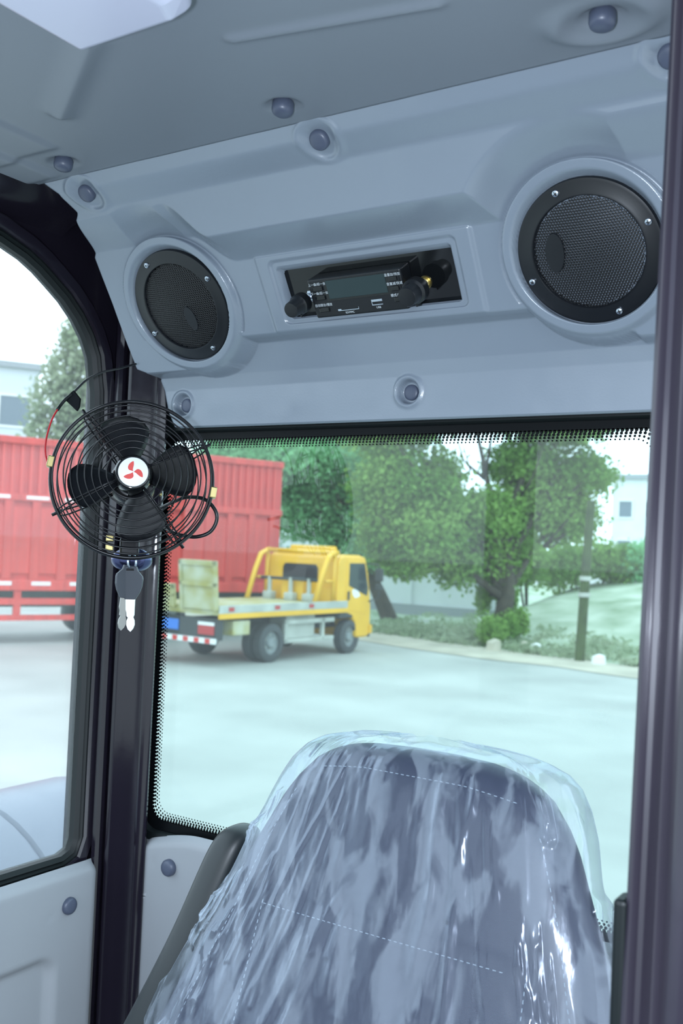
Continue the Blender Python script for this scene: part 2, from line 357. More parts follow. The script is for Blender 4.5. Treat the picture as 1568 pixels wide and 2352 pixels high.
s = MB(); s.ring(loop(0.012, -1.175), loop(0.013, -1.159)); s.ring(loop(0.013, -1.159), loop(0.0165, -1.154)); s.ring(loop(0.0165, -1.154), loop(0.030, -1.152)); s.ring(loop(0.030, -1.152), loop(0.034, -1.156)); s.ring(loop(0.034, -1.156), loop(0.034, -1.175))
W(s.build('door_frame', M['paint'], door, angle=35), door)
# lower door trim: moulded plate with a recessed field
ny, nz = 150, 150
dy = np.linspace(0.2, 1.1, ny); dz = np.linspace(1.25, 1.953, nz); DY, DZ = np.meshgrid(dy, dz)
ex = rrect(DY-0.655, DZ-1.605, 0.452, 0.348, 0.018); DX = np.full_like(DY, -1.130)
DX -= 0.016*sstep(-0.016, 0.002, ex)**2
top_in = 1.835-0.16*(DY-1.02)*0.0
fld = rrect(DY-0.60, DZ-1.50, 0.425, 0.335, 0.03)
DX -= 0.011*sstep(0.004, -0.012, fld)*sstep(1.27, 1.30, DZ)
DX -= 0.0015*np.exp(-(np.hypot(DY-1.012, DZ-1.893)/0.004)**2)
W(obj('lower_trim', grid_mesh('lower_trim', DX, DY, DZ), M['trim'], door, smooth=True), door)
o = cap('fastener_cap', (-1.131, 1.045, 1.900), (1, 0, 0), None, r=0.0125, h=0.008); o.parent = door; W(o, door)
s = MB().box(-1.175, -1.148, 0.2, 1.112, 1.25, 1.948); W(s.build('door_core', M['paint'], door), door)
# wall frame behind the door
wl = MB(); A = offs(AR, 0.0355); Bq = []
for (y, z) in A:
    yy = 1.18 if y > 1.0 and z < 2.8 else (min(y+0.25, 1.18) if y > 0.9 else (y-0.25 if y < -0.1 else y)); zz_ = 2.96 if z > 2.55 else (0.9 if z < 2.05 else z)
    Bq.append((yy, zz_))
wl.ring([(-1.168, y, z) for y, z in A], [(-1.168, y, z) for y, z in Bq]); wl.ring([(-1.19, y, z) for y, z in A], [(-1.168, y, z) for y, z in A])
wall_left = wl.build('wall_left', M['paint']); tag(wall_left, kind='structure')
# upper side rail between roof liner and wall
s = MB(); s.prism([(-1.172, 2.885), (-1.150, 2.898), (-1.090, 2.918), (-1.075, 2.918), (-1.075, 2.957), (-1.172, 2.957)], -1.0, 0.46, frame((0, 0, 0), (1, 0, 0), (0, 0, 1), (0, -1, 0)))
tag(s.build('trim_2', M['paint'], angle=20), 'dark painted side rail along the left roof edge', kind='structure')
# left rear corner post
prof = [(-1.168, 1.118), (-1.160, 1.1115), (-1.155, 1.1065), (-1.148, 1.1015), (-1.1415, 1.1025), (-1.139, 1.1085), (-1.1405, 1.1175), (-1.143, 1.1215), (-1.1395, 1.1195), (-1.1345, 1.1170), (-1.126, 1.1190), (-1.118, 1.1255), (-1.105, 1.1322), (-1.0935, 1.1362), (-1.0905, 1.1340), (-1.0870, 1.1338), (-1.0795, 1.1385), (-1.0765, 1.1425), (-1.0780, 1.147), (-1.090, 1.152), (-1.110, 1.154), (-1.168, 1.154)]
s = MB().prism(prof, 0.9, 2.96)
tag(fixn(s.build('trim_3', M['paint'], angle=28)), 'glossy dark corner post between side window and rear window', kind='structure')
# rear wall: lower and upper skin round the window
GYP = 1.17
def wr(x0, x1, z0, z1, r, n=6, y=GYP):
    out = []
    for cx, cz, a in ((x1-r, z1-r, 0), (x0+r, z1-r, 90), (x0+r, z0+r, 180), (x1-r, z0+r, 270)):
        for k in range(n+1):
            an = math.radians(a+90*k/n); out.append((cx+r*math.cos(an), y, cz+r*math.sin(an)))
    return out
WX0, WX1, WZ0, WZ1 = -1.0735, -0.335, 2.026, 2.585
win = thing('window_1', 'rear window with a black dotted border', None, ((WX0+WX1)/2, GYP, WZ0), kind='structure')
p = MB(); L = wr(WX0-0.03, WX1+0.03, WZ0-0.03, WZ1+0.05, 0.03); p.v += L; p.f.append(tuple(range(len(L))))
W(p.build('pane', M['pane'], win), win)
p = MB(); BD = 0.0145
p.ring(wr(WX0-BD, WX1+BD, WZ0-BD, WZ1+BD, 0.022, y=GYP-0.0015), wr(WX0-0.05, WX1+0.05, WZ0-0.05, WZ1+0.07, 0.03, y=GYP-0.0015))
W(p.build('printed_border', M['frit'], win), win)
dots = MB(); pitch = 0.0056; hexa = [(math.cos(k*PI/4), math.sin(k*PI/4)) for k in range(8)]
for row in range(4):
    off = BD-0.0008-row*0.0037; rad = (0.0024, 0.0021, 0.0017, 0.0012)[row]
    Lp = wr(WX0-off, WX1+off, WZ0-off, WZ1+off, 0.022, n=8); cum = [0]
    for i in range(len(Lp)): cum.append(cum[-1]+(Vector(Lp[(i+1) % len(Lp)])-Vector(Lp[i])).length)
    npt = int(cum[-1]/pitch)
    for k in range(npt):
        dd = (k+0.5*(row % 2))*cum[-1]/npt; i = int(np.searchsorted(cum, dd, 'right'))-1; i = min(i, len(Lp)-1)
        a = Vector(Lp[i]); b = Vector(Lp[(i+1) % len(Lp)]); q = a+(b-a)*((dd-cum[i])/max(1e-9, cum[i+1]-cum[i]))
        o_ = len(dots.v); dots.v += [(q.x+rad*c_, GYP-0.0015, q.z+rad*s_) for c_, s_ in hexa]; dots.f.append(tuple(range(o_, o_+8)))
o = W(dots.build('printed_dots', M['frit'], win), win); tag(o, kind='stuff')
p = MB(); p.ring(wr(WX0-0.028, WX1+0.028, WZ0-0.030, WZ1+0.026, 0.025, y=GYP-0.004), wr(WX0-0.030, WX1+0.030, WZ0-0.033, WZ1+0.029, 0.026, y=GYP-0.012)); p.ring(wr(WX0-0.030, WX1+0.030, WZ0-0.033, WZ1+0.029, 0.026, y=GYP-0.012), wr(WX0-0.06, WX1+0.06, WZ0-0.045, WZ1+0.06, 0.03, y=GYP-0.012))
W(p.build('rubber_seal', M['rubber'], win, smooth=True), win)
p = MB().ring(wr(WX0-0.04, WX1+0.04, WZ0-0.04, WZ1+0.05, 0.03, y=GYP+0.006), [(x, GYP+0.012, z) for x, z in [(0.0, 2.96)]*7+[(-1.3, 2.96)]*7+[(-1.3, 0.9)]*7+[(0.0, 0.9)]*7])
tag(p.build('wall_rear', M['paint']), kind='structure')
# lower rear trim with its cap
tr = thing('trim_4', 'pale grey lower trim panel under the rear window', None, (-0.9, 1.15, 1.5), kind='structure')
bx = np.linspace(-1.093, -0.24, 160); bz = np.linspace(1.3, 1.992, 120); BX, BZ = np.meshgrid(bx, bz)
BYY = np.full_like(BX, 1.146); BZZ = BZ - 0.012*np.exp(-((BX+1.093)/0.03))*(BZ > 1.9)+0.012*sstep(-1.09, -0.98, BX)*((BZ-1.3)/0.69)
ex = rrect(BX+0.6665, BZ-1.646, 0.4265, 0.346, 0.02); BYY += 0.014*sstep(-0.016, 0.002, ex)**2
BYY += 0.002*np.exp(-(np.hypot(BX+1.062, BZZ-1.953)/0.004)**2)
W(obj('panel', grid_mesh('rear_trim', BX, BYY, BZZ), M['trim'], tr, smooth=True), tr)
o = cap('fastener_cap', (-1.0265, 1.145, 1.953), (0, -1, 0), None, r=0.0125, h=0.008); o.parent = tr; W(o, tr)
# right door pillar, near the camera
s = MB(); rp = [(-0.2000, 0.688), (-0.1990, 0.6835), (-0.1962, 0.6815), (-0.1935, 0.6835), (-0.1915, 0.6865), (-0.1880, 0.6868), (-0.1850, 0.6850), (-0.1805, 0.6790), (-0.1785, 0.6765), (-0.1768, 0.6775), (-0.1750, 0.6790), (-0.1720, 0.6775), (-0.1690, 0.6720), (-0.1640, 0.6660), (-0.150, 0.6600), (-0.10, 0.66), (-0.10, 0.76), (-0.185, 0.76), (-0.198, 0.72)]
n_ = len(rp)
for z in (1.0, 1.9, 2.4, 2.75, 2.99):
    sh = 0.0
    s.v += [(x+sh, y+0.0265*(z-2.444)*0.0+(z-2.444)*0.055, z) for x, y in rp]
for k in range(4): s.f += [(k*n_+i, k*n_+(i+1) % n_, (k+1)*n_+(i+1) % n_, (k+1)*n_+i) for i in range(n_)]
tag(fixn(s.build('trim_5', M['paintR'], angle=35)), 'purple-grey painted door pillar close at the right edge', kind='structure')
s = MB().box(-0.2075, -0.198, 0.668, 0.69, 1.4, 2.222, b=0.003)
tag(s.build('trim_6', M['rubber']), 'short black seal strip low on the right door pillar', kind='structure')
# front of the cab (seen only as reflections)
s = MB().box(-1.20, -1.13, -0.44, -0.36, 0.9, 2.96, b=0.01); tag(s.build('trim_7', M['paint']), 'dark front corner post of the cab', kind='structure')
s = MB().box(-1.20, -0.12, -0.44, -0.37, 2.84, 2.957, b=0.01); tag(s.build('trim_8', M['paint']), 'dark front roof rail of the cab', kind='structure')
s = MB().box(-1.20, -0.12, -0.44, -0.40, 0.9, 1.80); tag(s.build('wall_front', M['paint']), kind='structure')
tag(MB().box(-1.24, -0.12, -0.46, 1.26, 0.85, 0.9).build('floor', M['black']), kind='structure')

# ------------------------------------------------------------------ speakers
def perforated(R, dome, pitch, hole, badge):
    co = []; q = []; n = 0; full = []
    rows = int(R/(pitch*0.866))+2
    for j in range(-rows, rows+1):
        for i in range(-rows-4, rows+5):
            x = (i+0.5*(j & 1))*pitch; y = j*pitch*0.866
            if math.hypot(x, y) > R-pitch*0.35: continue
            bx_, by_ = x-badge[0], y-badge[1]; ca, sa = math.cos(badge[4]), math.sin(badge[4])
            inb = ((bx_*ca+by_*sa)/badge[2])**2+((-bx_*sa+by_*ca)/badge[3])**2 < 1
            ro = pitch/math.sqrt(3)*1.01
            def zf(a, b): return dome*(1-(a*a+b*b)/(R*R))
            o = n
            for k in range(6):
                a = PI/6+k*PI/3; px, py = x+ro*math.cos(a), y+ro*math.sin(a); co.append((px, py, zf(px, py)))
            rr = 0.0 if inb else hole
            for k in range(6):
                a = PI/6+k*PI/3; px, py = x+rr*math.cos(a), y+rr*math.sin(a); co.append((px, py, zf(px, py)))
            for k in range(6):
                co.append((co[o+6+k][0], co[o+6+k][1], co[o+6+k][2]-0.0012))
            for k in range(6):
                k2 = (k+1) % 6; q.append((o+k, o+k2, o+6+k2, o+6+k)); q.append((o+6+k, o+6+k2, o+12+k2, o+12+k))
            n += 18
    return np.array(co), np.array(q)
def speaker(c, rot, badge, label):
    root = thing('speaker', label, 'speaker', frame(c, (1, 0, 0), PU, PN), group='round speakers in the header panel')
    fo = MB().lathe([(0.0805, -0.006), (0.0805, 0.0012), (0.0797, 0.0026), (0.077, 0.0032), (0.0655, 0.0040), (0.0640, 0.0046), (0.0625, 0.0046), (0.0618, 0.0036), (0.0612, 0.0010), (0.0612, -0.004)], 96, cap0=False, cap1=False).build('flange', M['spk'], root, angle=40)
    MB().lathe([(0.079, -0.0055), (0.0001, -0.0055)], 48, cap0=False, cap1=False).build('backing', M['dark'], root)
    co, q = perforated(0.0618, 0.0065, 0.00325, 0.00118, badge); co[:, 2] += 0.0012
    g = obj('grille', raw_mesh('grille', co, q), M['mesh'], root); tag(g, kind='stuff')
    E = []; bx_, by_, ba, bb, an = badge
    bo = MB(); N = 28
    bo.v.append((0, 0, 0.0009)); bo.v += [(ba*math.cos(2*PI*k/N), bb*math.sin(2*PI*k/N), 0.0008) for k in range(N)]; bo.v += [(ba*1.04*math.cos(2*PI*k/N), bb*1.04*math.sin(2*PI*k/N), -0.001) for k in range(N)]
    bo.f += [(0, 1+k, 1+(k+1) % N) for k in range(N)]+[(1+k, 1+N+k, 1+N+(k+1) % N, 1+(k+1) % N) for k in range(N)]
    b_o = bo.build('badge', M['spk'], root, angle=25)
    zb = 0.0012+0.0065*(1-(bx_**2+by_**2)/0.0618**2)
    nrm = Vector((2*0.0065*bx_/0.0618**2, 2*0.0065*by_/0.0618**2, 1)).normalized()
    xa = Vector((math.cos(an), math.sin(an), 0)); xa = (xa-nrm*xa.dot(nrm)).normalized()
    b_o.matrix_basis = frame((bx_, by_, zb), xa, nrm.cross(xa), nrm)
    for k in range(4):
        a = math.radians(rot+90*k); sc = MB().lathe([(0.0040, 0), (0.0040, 0.0008), (0.0034, 0.0020), (0.0020, 0.0026), (0.0001, 0.0028)], 16, cap1=False)
        so = sc.build('screw', M['chrome'], root, angle=40); so.location = (0.0725*math.cos(a), 0.0725*math.sin(a), 0.0034); so.rotation_euler.z = k*0.6
        rc = MB(); rc.box(-0.0022, 0.0022, -0.0004, 0.0004, 0.0025, 0.00285); rc.box(-0.0004, 0.0004, -0.0022, 0.0022, 0.0025, 0.00285)
        rc.build('cross_slot', M['dark'], so)
    return root
speaker(SPK[0], 28, (0.015, -0.017, 0.0085, 0.0175, 0.10), 'smaller-looking round black speaker above the wire fan, left end of header panel')
speaker(SPK[1], 20, (-0.036, 0.005, 0.0110, 0.0215, -0.08), 'large round black speaker partly hidden by the right door pillar')

# ------------------------------------------------------------------ radio
rad = thing('car_radio', 'black panel radio with two knobs set in the header panel', 'radio', frame(RADIO+PN*0.0, (1, 0, 0), PU, PN))
HP = -0.011
MB().box(-0.126, 0.126, -0.037, 0.037, HP-0.004, HP, b=0.001).build('mounting_plate', M['blackgloss'], rad)
s = MB(); nb = [(-0.0745, -0.0335), (0.0605, -0.0335), (0.0605, 0.0175), (-0.0745, 0.0175)]
s.box(-0.0745, 0.0605, -0.0335, 0.0175, HP, 0.015, b=0.0022); s.build('nose', M['black'], rad)
face = MB().box(-0.071, 0.057, -0.031, 0.0155, 0.015, 0.0158, b=0.0003).build('face_panel', M['black'], rad)
MB().box(-0.047, 0.0385, -0.0095, 0.0140, 0.0156, 0.0164, b=0.0003).build('screen', M['screen'], rad)
MB().box(-0.051, 0.0425, -0.0125, 0.0148, 0.0153, 0.0159, b=0.0002).build('screen_bezel', M['blackgloss'], rad)
for (bx_, by_) in ((-0.0600, 0.0055), (-0.0595, -0.0065), (-0.0585, -0.0225)): MB().box(bx_-0.0075, bx_+0.0075, by_-0.0030, by_+0.0030, 0.0152, 0.0175, b=0.0008).build('button', M['blackgloss'], rad)
for (bx_, by_) in ((0.0490, 0.0065), (0.0490, -0.0055), (0.0500, -0.0195)): MB().box(bx_-0.0055, bx_+0.0055, by_-0.0028, by_+0.0028, 0.0152, 0.0175, b=0.0008).build('button', M['blackgloss'], rad)
s = MB(); s.box(-0.039, -0.008, -0.0262, -0.0254, 0.0158, 0.0163); s.box(-0.039, -0.034, -0.0262, -0.0238, 0.0158, 0.0163); s.box(-0.0085, -0.008, -0.0262, -0.0230, 0.0158, 0.0163); s.build('card_slot', M['chrome'], rad)
u = MB(); u.box(0.0125, 0.0275, -0.0190, -0.0162, 0.0158, 0.0168); u.box(0.0125, 0.0275, -0.0235, -0.0225, 0.0158, 0.0168); u.box(0.0120, 0.0127, -0.0235, -0.0162, 0.0158, 0.0166)
u.build('usb_port', M['chrome'], rad)
for nm, ux_, vy, r in (('l', -0.091, -0.0105, 0.0118), ('r', 0.0765, -0.0105, 0.0138)):
    k = MB().lathe([(r*1.12, 0.012), (r*1.14, 0.014), (r*1.12, 0.024), (r*0.93, 0.027), (r*0.86, 0.041), (r*0.80, 0.0425), (r*0.6, 0.0428), (0.0001, 0.0428)], 40, M=T(ux_, vy, 0), cap1=False).build('knob', M['black'], rad, angle=35)
    tip = MB().box(-0.0012, 0.0012, -0.0040, 0.0, 0.014, 0.024, M=T(ux_, vy-r*1.05, 0), b=0.0005).build('pointer', M['black'], k)
    MB().lathe([(0.0028, HP), (0.0028, 0.013)], 14, M=T(ux_, vy, 0)).build('shaft', M['chrome'], rad, angle=35)
    MB().lathe([(0.0085, HP+0.0002), (0.0085, HP+0.0010), (0.0062, HP+0.0012), (0.0062, HP+0.0045), (0.0052, HP+0.0052), (0.0028, HP+0.0052)], 6 if nm == 'l' else 24, M=T(ux_, vy, 0), cap1=False).build('nut', M['brass'] if nm == 'r' else M['chrome'], rad, angle=35)
def text(s_, size, loc, parent, name='lettering', m=None):
    c = bpy.data.curves.new(name, 'FONT'); c.body = s_; c.size = size; c.align_x = 'CENTER'; c.align_y = 'CENTER'; c.extrude = 0
    tmp = bpy.data.objects.new('tmp_text', c); COL.objects.link(tmp); dg = bpy.context.evaluated_depsgraph_get(); dg.update()
    me = bpy.data.meshes.new_from_object(tmp.evaluated_get(dg)); COL.objects.unlink(tmp); bpy.data.objects.remove(tmp)
    o = obj(name, me, m or M['print'], parent); o.location = loc; return o
zt_ = 0.0160
for s_, x, y in (('上一曲/前一台', -0.0605, 0.0108), ('下一曲/后一台', -0.0600, -0.0010), ('自动搜台/播放', -0.0585, -0.0165)): text(s_, 0.0042, (x, y, zt_), rad)
for s_, x, y in (('音量加/快加', 0.0490, 0.0115), ('音量减/快减', 0.0495, 0.0002), ('模式/静音', 0.0495, -0.0142)): text(s_, 0.0042, (x, y, zt_), rad)
text('SD/MMC', 0.0036, (-0.0225, -0.0292, zt_), rad); text('USB', 0.0038, (0.0200, -0.0268, zt_), rad)

# ------------------------------------------------------------------ ceiling lamp
lampM = T(-0.612, 0.49, ZR)
lamp = thing('ceiling_lamp', 'white plastic dome lamp at the top left of the roof liner', 'lamp', lampM)
MB().box(-0.078, 0.072, -0.135, 0.115, -0.006, 0.002, b=0.002).build('base', M['white'], lamp)
s = MB(); tp = [(-0.074, -0.13), (0.070, -0.13), (0.070, 0.088), (0.052, 0.111), (-0.074, 0.111)]; bt = [(-0.067, -0.12), (0.050, -0.12), (0.050, 0.080), (0.040, 0.101), (-0.067, 0.101)]
n_ = len(tp); s.v += [(x, y, -0.006) for x, y in tp]+[(x*1.0, y, -0.030) for x, y in tp]+[(x, y, -0.042) for x, y in bt]
s.f += [(i, (i+1) % n_, n_+(i+1) % n_, n_+i) for i in range(n_)]+[(n_+i, n_+(i+1) % n_, 2*n_+(i+1) % n_, 2*n_+i) for i in range(n_)]+[tuple(range(2*n_, 3*n_))]
lo = s.build('lens', M['lens'], lamp); fixn(lo)
bv = lo.modifiers.new('bevel', 'BEVEL'); bv.width = 0.004; bv.segments = 3

# ------------------------------------------------------------------ fan
def cray(px, py, t):
    d = fwd+RT*((px-784)/F_PX)-UP*((py-1176)/F_PX); return EYE+d*t
FC = cray(305, 1100, 1.31)
zc_ = (EYE-FC).normalized(); zc_ = (zc_+Vector((0, 0, 0.20))).normalized(); xc_ = Vector((0, 0, 1)).cross(zc_).normalized(); yc_ = zc_.cross(xc_)
fan = thing('fan', 'black wire-caged cab fan with a red and white centre badge', 'fan', frame(FC, xc_, yc_, zc_))
def circ(r, z, n=72): return [(r*math.cos(2*PI*k/n), r*math.sin(2*PI*k/n), z) for k in range(n)]
RF = 0.1045
def dome(r): return 0.040*math.sqrt(max(0, 1-(r/RF)**2.4))
s = MB()
for r in (0.033, 0.042, 0.051, 0.060, 0.069, 0.078, 0.0865, 0.094, 0.1005): s.tube(circ(r, dome(r)), 0.0010, 5, closed=True)
for a in (28, 128, 208, 308):
    for da in (-1.6, 1.6):
        an = math.radians(a+da); s.tube([(r*math.cos(an), r*math.sin(an), dome(r)-0.0016) for r in (0.022, 0.04, 0.06, 0.08, 0.095, 0.1045)], 0.0011, 5)
    an = math.radians(a); s.tube([(0.100*math.cos(an), 0.100*math.sin(an), 0.001), (0.112*math.cos(an), 0.112*math.sin(an), -0.001)], 0.0022, 6)
s.build('front_guard', M['fan'], fan, smooth=True)
s = MB()
for r, z in ((0.104, 0.0022), (0.1045, -0.0028)): s.tube(circ(r, z, 96), 0.0021, 8, closed=True)
s.build('rim', M['fan'], fan, smooth=True)
s = MB()
def domeb(r): return -0.045*math.sqrt(max(0, 1-(r/RF)**3))
for r in (0.045, 0.060, 0.074, 0.087, 0.097): s.tube(circ(r, domeb(r)), 0.0010, 5, closed=True)
for a in (28, 128, 208, 308):
    for da in (-2.2, 2.2):
        an = math.radians(a+da); s.tube([(r*math.cos(an), r*math.sin(an), domeb(r)) for r in (0.03, 0.05, 0.07, 0.09, 0.1, 0.1045)], 0.0012, 5)
s.build('rear_guard', M['fan'], fan, smooth=True)
hub = MB().lathe([(0.0225, -0.006), (0.0240, 0.004), (0.0240, 0.034), (0.0232, 0.0405), (0.0212, 0.0440), (0.0195, 0.0445), (0.0001, 0.0435)], 48, cap1=False).build('hub', M['blackgloss'], fan, angle=40)
bd = MB().lathe([(0.0187, 0.0440), (0.0187, 0.0452), (0.0180, 0.0457), (0.0001, 0.0460)], 48, cap1=False).build('badge', M['white'], fan, angle=40)
for k in range(3):
    a0 = math.radians(108+120*k); out = []; inn = []
    for t in np.linspace(0, 1, 14):
        r = 0.0008+0.0128*t; a1_ = a0+1.05*math.sin(PI*(0.12+0.88*t)**0.9)*(1-0.25*t)-0.25*t; a2_ = a0-0.30*t-0.18*math.sin(PI*t)
        out.append((r*math.cos(a1_), r*math.sin(a1_))); inn.append((r*math.cos(a2_), r*math.sin(a2_)))
    MB().prism(out+inn[::-1], 0.0459, 0.0464).build('badge_blade', M['redprint'], bd)
for a in (12, 102, 192, 282):
    s = MB(); nr, na = 8, 9; half = 0.0016
    for side_ in (1, -1):
        for i in range(nr):
            r = 0.021+(0.083-0.021)*i/(nr-1); wd = math.radians(17+13*math.sin(PI*min(1, 0.25+0.75*i/(nr-1))*0.75)); rr_ = r
            for j in range(na):
                tt = -1+2*j/(na-1); an = math.radians(a)+wd*tt
                r2 = r-0.010*(i/(nr-1))*abs(tt)**3
                s.v.append((r2*math.cos(an), r2*math.sin(an), 0.010+0.016*tt*(0.6+0.4*i/(nr-1))-0.004*tt*tt+half*side_*0.5))
    o2 = nr*na
    for i in range(nr-1):
        for j in range(na-1):
            a_ = i*na+j; s.f.append((a_, a_+na, a_+na+1, a_+1)); s.f.append((o2+a_, o2+a_+1, o2+a_+na+1, o2+a_+na))
    for i in range(nr-1):
        for j in (0, na-1):
            a_ = i*na+j; q = (a_, o2+a_, o2+a_+na, a_+na); s.f.append(q)
    for j in range(na-1):
        for i in (0, nr-1):
            a_ = i*na+j; s.f.append((a_, a_+1, o2+a_+1, o2+a_))
    s.build('blade', M['fan'], fan, smooth=True)
MB().lathe([(0.028, -0.012), (0.030, -0.016), (0.030, -0.06), (0.026, -0.068), (0.0001, -0.068)], 32, cap1=False).build('motor', M['fan'], fan, angle=40)
for ang in (171, 353):
    an = math.radians(ang); MB().box(-0.0045, 0.0045, -0.0075, 0.0075, -0.006, 0.006, M=T(0.1055*math.cos(an), 0.1055*math.sin(an), 0)@Rz(an), b=0.0015).build('clip', M['brass'], fan)
MB().lathe([(0.0026, 0.006), (0.0026, 0.010), (0.0016, 0.0112), (0.0001, 0.0114)], 12, M=T(0.036, -0.020, 0.0), cap1=False).build('screw', M['brass'], fan, smooth=True)
s = MB(); s.box(-0.010, 0.010, -0.085, -0.02, -0.062, -0.055, b=0.002); s.box(-0.013, 0.013, -0.095, -0.07, -0.085, -0.055, b=0.003); s.build('bracket', M['fan'], fan)
MB().lathe([(0.027, -0.085), (0.028, -0.078), (0.024, -0.066), (0.014, -0.060), (0.0001, -0.059)], 40, M=T(0.004, -0.097, 0)@Matrix.Diagonal((1, 0.62, 1, 1)), cap1=False).build('mount_base', mat('blue_chrome', (0.07, 0.08, 0.17), 0.2, metal=0.9), fan, smooth=True)
for yy_ in (-0.0735, -0.086): MB().box(-0.005, 0.005, -0.004, 0.004, -0.048, -0.040, M=T(-0.026, yy_, 0), b=0.001).build('terminal', M['brass'], fan)
# cable loop at the right of the fan
def spline(pts, n=60):
    P_ = [Vector(p) for p in pts]; P_ = [P_[0]*2-P_[1]]+P_+[P_[-1]*2-P_[-2]]; out = []; m = len(P_)-3
    for k in range(n+1):
        t = k/n*m; i = min(int(t), m-1); f = t-i; a, b, c, d = P_[i:i+4]
        out.append(0.5*((2*b)+(c-a)*f+(2*a-5*b+4*c-d)*f*f+(3*b-a-3*c+d)*f**3))
    return out
iM = fan.matrix_basis.inverted()
pp = [iM @ cray(*q) for q in ((350, 1175, 1.41), (400, 1152, 1.37), (430, 1142, 1.35), (470, 1147, 1.335), (494, 1172, 1.33), (497, 1197, 1.33), (482, 1222, 1.33), (452, 1233, 1.33), (420, 1230, 1.335), (395, 1222, 1.35), (345, 1190, 1.40))]
MB().tube(spline(pp), 0.0026, 8).build('cable_loop', M['fan'], fan, smooth=True)
# loose power wire
wire = thing('power_wire', 'thin red and black wire with a flag of black tape hanging at the fan', 'wire', cray(165, 912, 1.36))
A_ = spline([cray(*q) for q in ((312, 836, 1.425), (275, 846, 1.40), (235, 855, 1.385), (200, 872, 1.375), (178, 892, 1.365), (166, 905, 1.36))], 40)
B_ = spline([cray(*q) for q in ((166, 905, 1.36), (150, 918, 1.355), (136, 935, 1.35), (120, 962, 1.335), (108, 1000, 1.325), (104, 1030, 1.315), (107, 1055, 1.31), (118, 1076, 1.305))], 40)
W(MB().tube(A_, 0.0016, 6).build('black_wire', M['black'], wire, smooth=True), wire)
W(MB().tube(B_[12:], 0.0013, 6).build('red_wire', M['redwire'], wire, smooth=True), wire)
W(MB().tube(B_[:14], 0.0024, 6).build('tape_wrap', M['rubber'], wire, smooth=True), wire)
fl_ = [cray(*q) for q in ((147, 916, 1.357), (168, 897, 1.36), (183, 916, 1.358), (181, 934, 1.355), (176, 944, 1.352))]
s = MB(); s.v += [tuple(p) for p in fl_]+[tuple(p+Vector((0.0005, 0.002, 0))) for p in fl_]; s.f += [(0, 1, 2, 3, 4), (9, 8, 7, 6, 5)]+[(i, 5+i, 5+(i+1) % 5, (i+1) % 5) for i in range(5)]
W(s.build('tape_flag', M['blackgloss'], wire), wire)

# ------------------------------------------------------------------ keys on a ring below the fan
KP = 0.000572; KT = 1.325
def keyframe(px, py, t, yaw): 
    z = -fwd; x = RT; y = UP; return frame(cray(px, py, t), x, y, z)@Ry(yaw)
kr = thing('key_ring', 'small split steel ring hooked on the bottom of the fan cage', 'key ring', keyframe(303, 1290, KT, math.radians(72)))
s = MB()
for dz in (-0.0006, 0.0006): s.tube([(0.0105*math.cos(a), 0.0105*math.sin(a), dz) for a in np.linspace(0, 2*PI, 36, endpoint=False)], 0.0007, 6, closed=True)
s.build('ring_coil', M['chrome'], kr, smooth=True)
def make_key(px, py, t, yaw, tilt, label, front=True):
    k = thing('key', label, 'key', keyframe(px, py, t, yaw)@Rz(tilt), group='keys on the split ring')
    h = [(-0.0090, 0.000), (-0.0105, -0.006), (-0.0175, -0.0130), (-0.0182, -0.0165), (-0.0172, -0.026), (-0.0140, -0.034), (-0.0075, -0.0435), (0.0065, -0.0435), (0.0125, -0.034), (0.0155, -0.026), (0.0168, -0.0165), (0.0160, -0.0130), (0.0100, -0.006), (0.0080, 0.000)]
    b = MB().prism(h, -0.0024, 0.0024).build('grip', M['key'], k); fixn(b); m_ = b.modifiers.new('bevel', 'BEVEL'); m_.width = 0.0008; m_.segments = 2
    MB().prism([(-0.0055, -0.0025), (0.0045, -0.0025), (0.0048, -0.0055), (-0.0058, -0.0055)], 0.00245, 0.0026).build('ring_slot', M['dark'], k)
    bl = [(-0.0068, -0.0430), (-0.0068, -0.0560), (-0.0050, -0.0610), (-0.0048, -0.0660), (-0.0030, -0.0675), (-0.0048, -0.0720), (-0.0050, -0.0775), (-0.0030, -0.0830), (0.0006, -0.0862), (0.0042, -0.0820), (0.0060, -0.0770), (0.0058, -0.0715), (0.0040, -0.0672), (0.0054, -0.0640), (0.0056, -0.0560), (0.0062, -0.0430)]
    fixn(MB().prism(bl, -0.0010, 0.0010).build('key_blade', M['steel'] if front else M['steel2'], k))
    return k
M['steel2'] = mat('dull_steel', (0.35, 0.34, 0.32), 0.35, metal=0.9); M['key'] = mat('slate_key_grip', (0.035, 0.042, 0.055), 0.42); M['steel'] = mat('bright_steel', (0.9, 0.9, 0.88), 0.42, metal=0.55)
make_key(301, 1301, KT-0.0025, math.radians(-6), math.radians(-1), 'front key on the ring, broad dark grip with bright blade')
make_key(299, 1299, KT+0.0025, math.radians(38), math.radians(-9.5), 'rear key, mostly hidden, only its narrow dull blade showing', front=False)

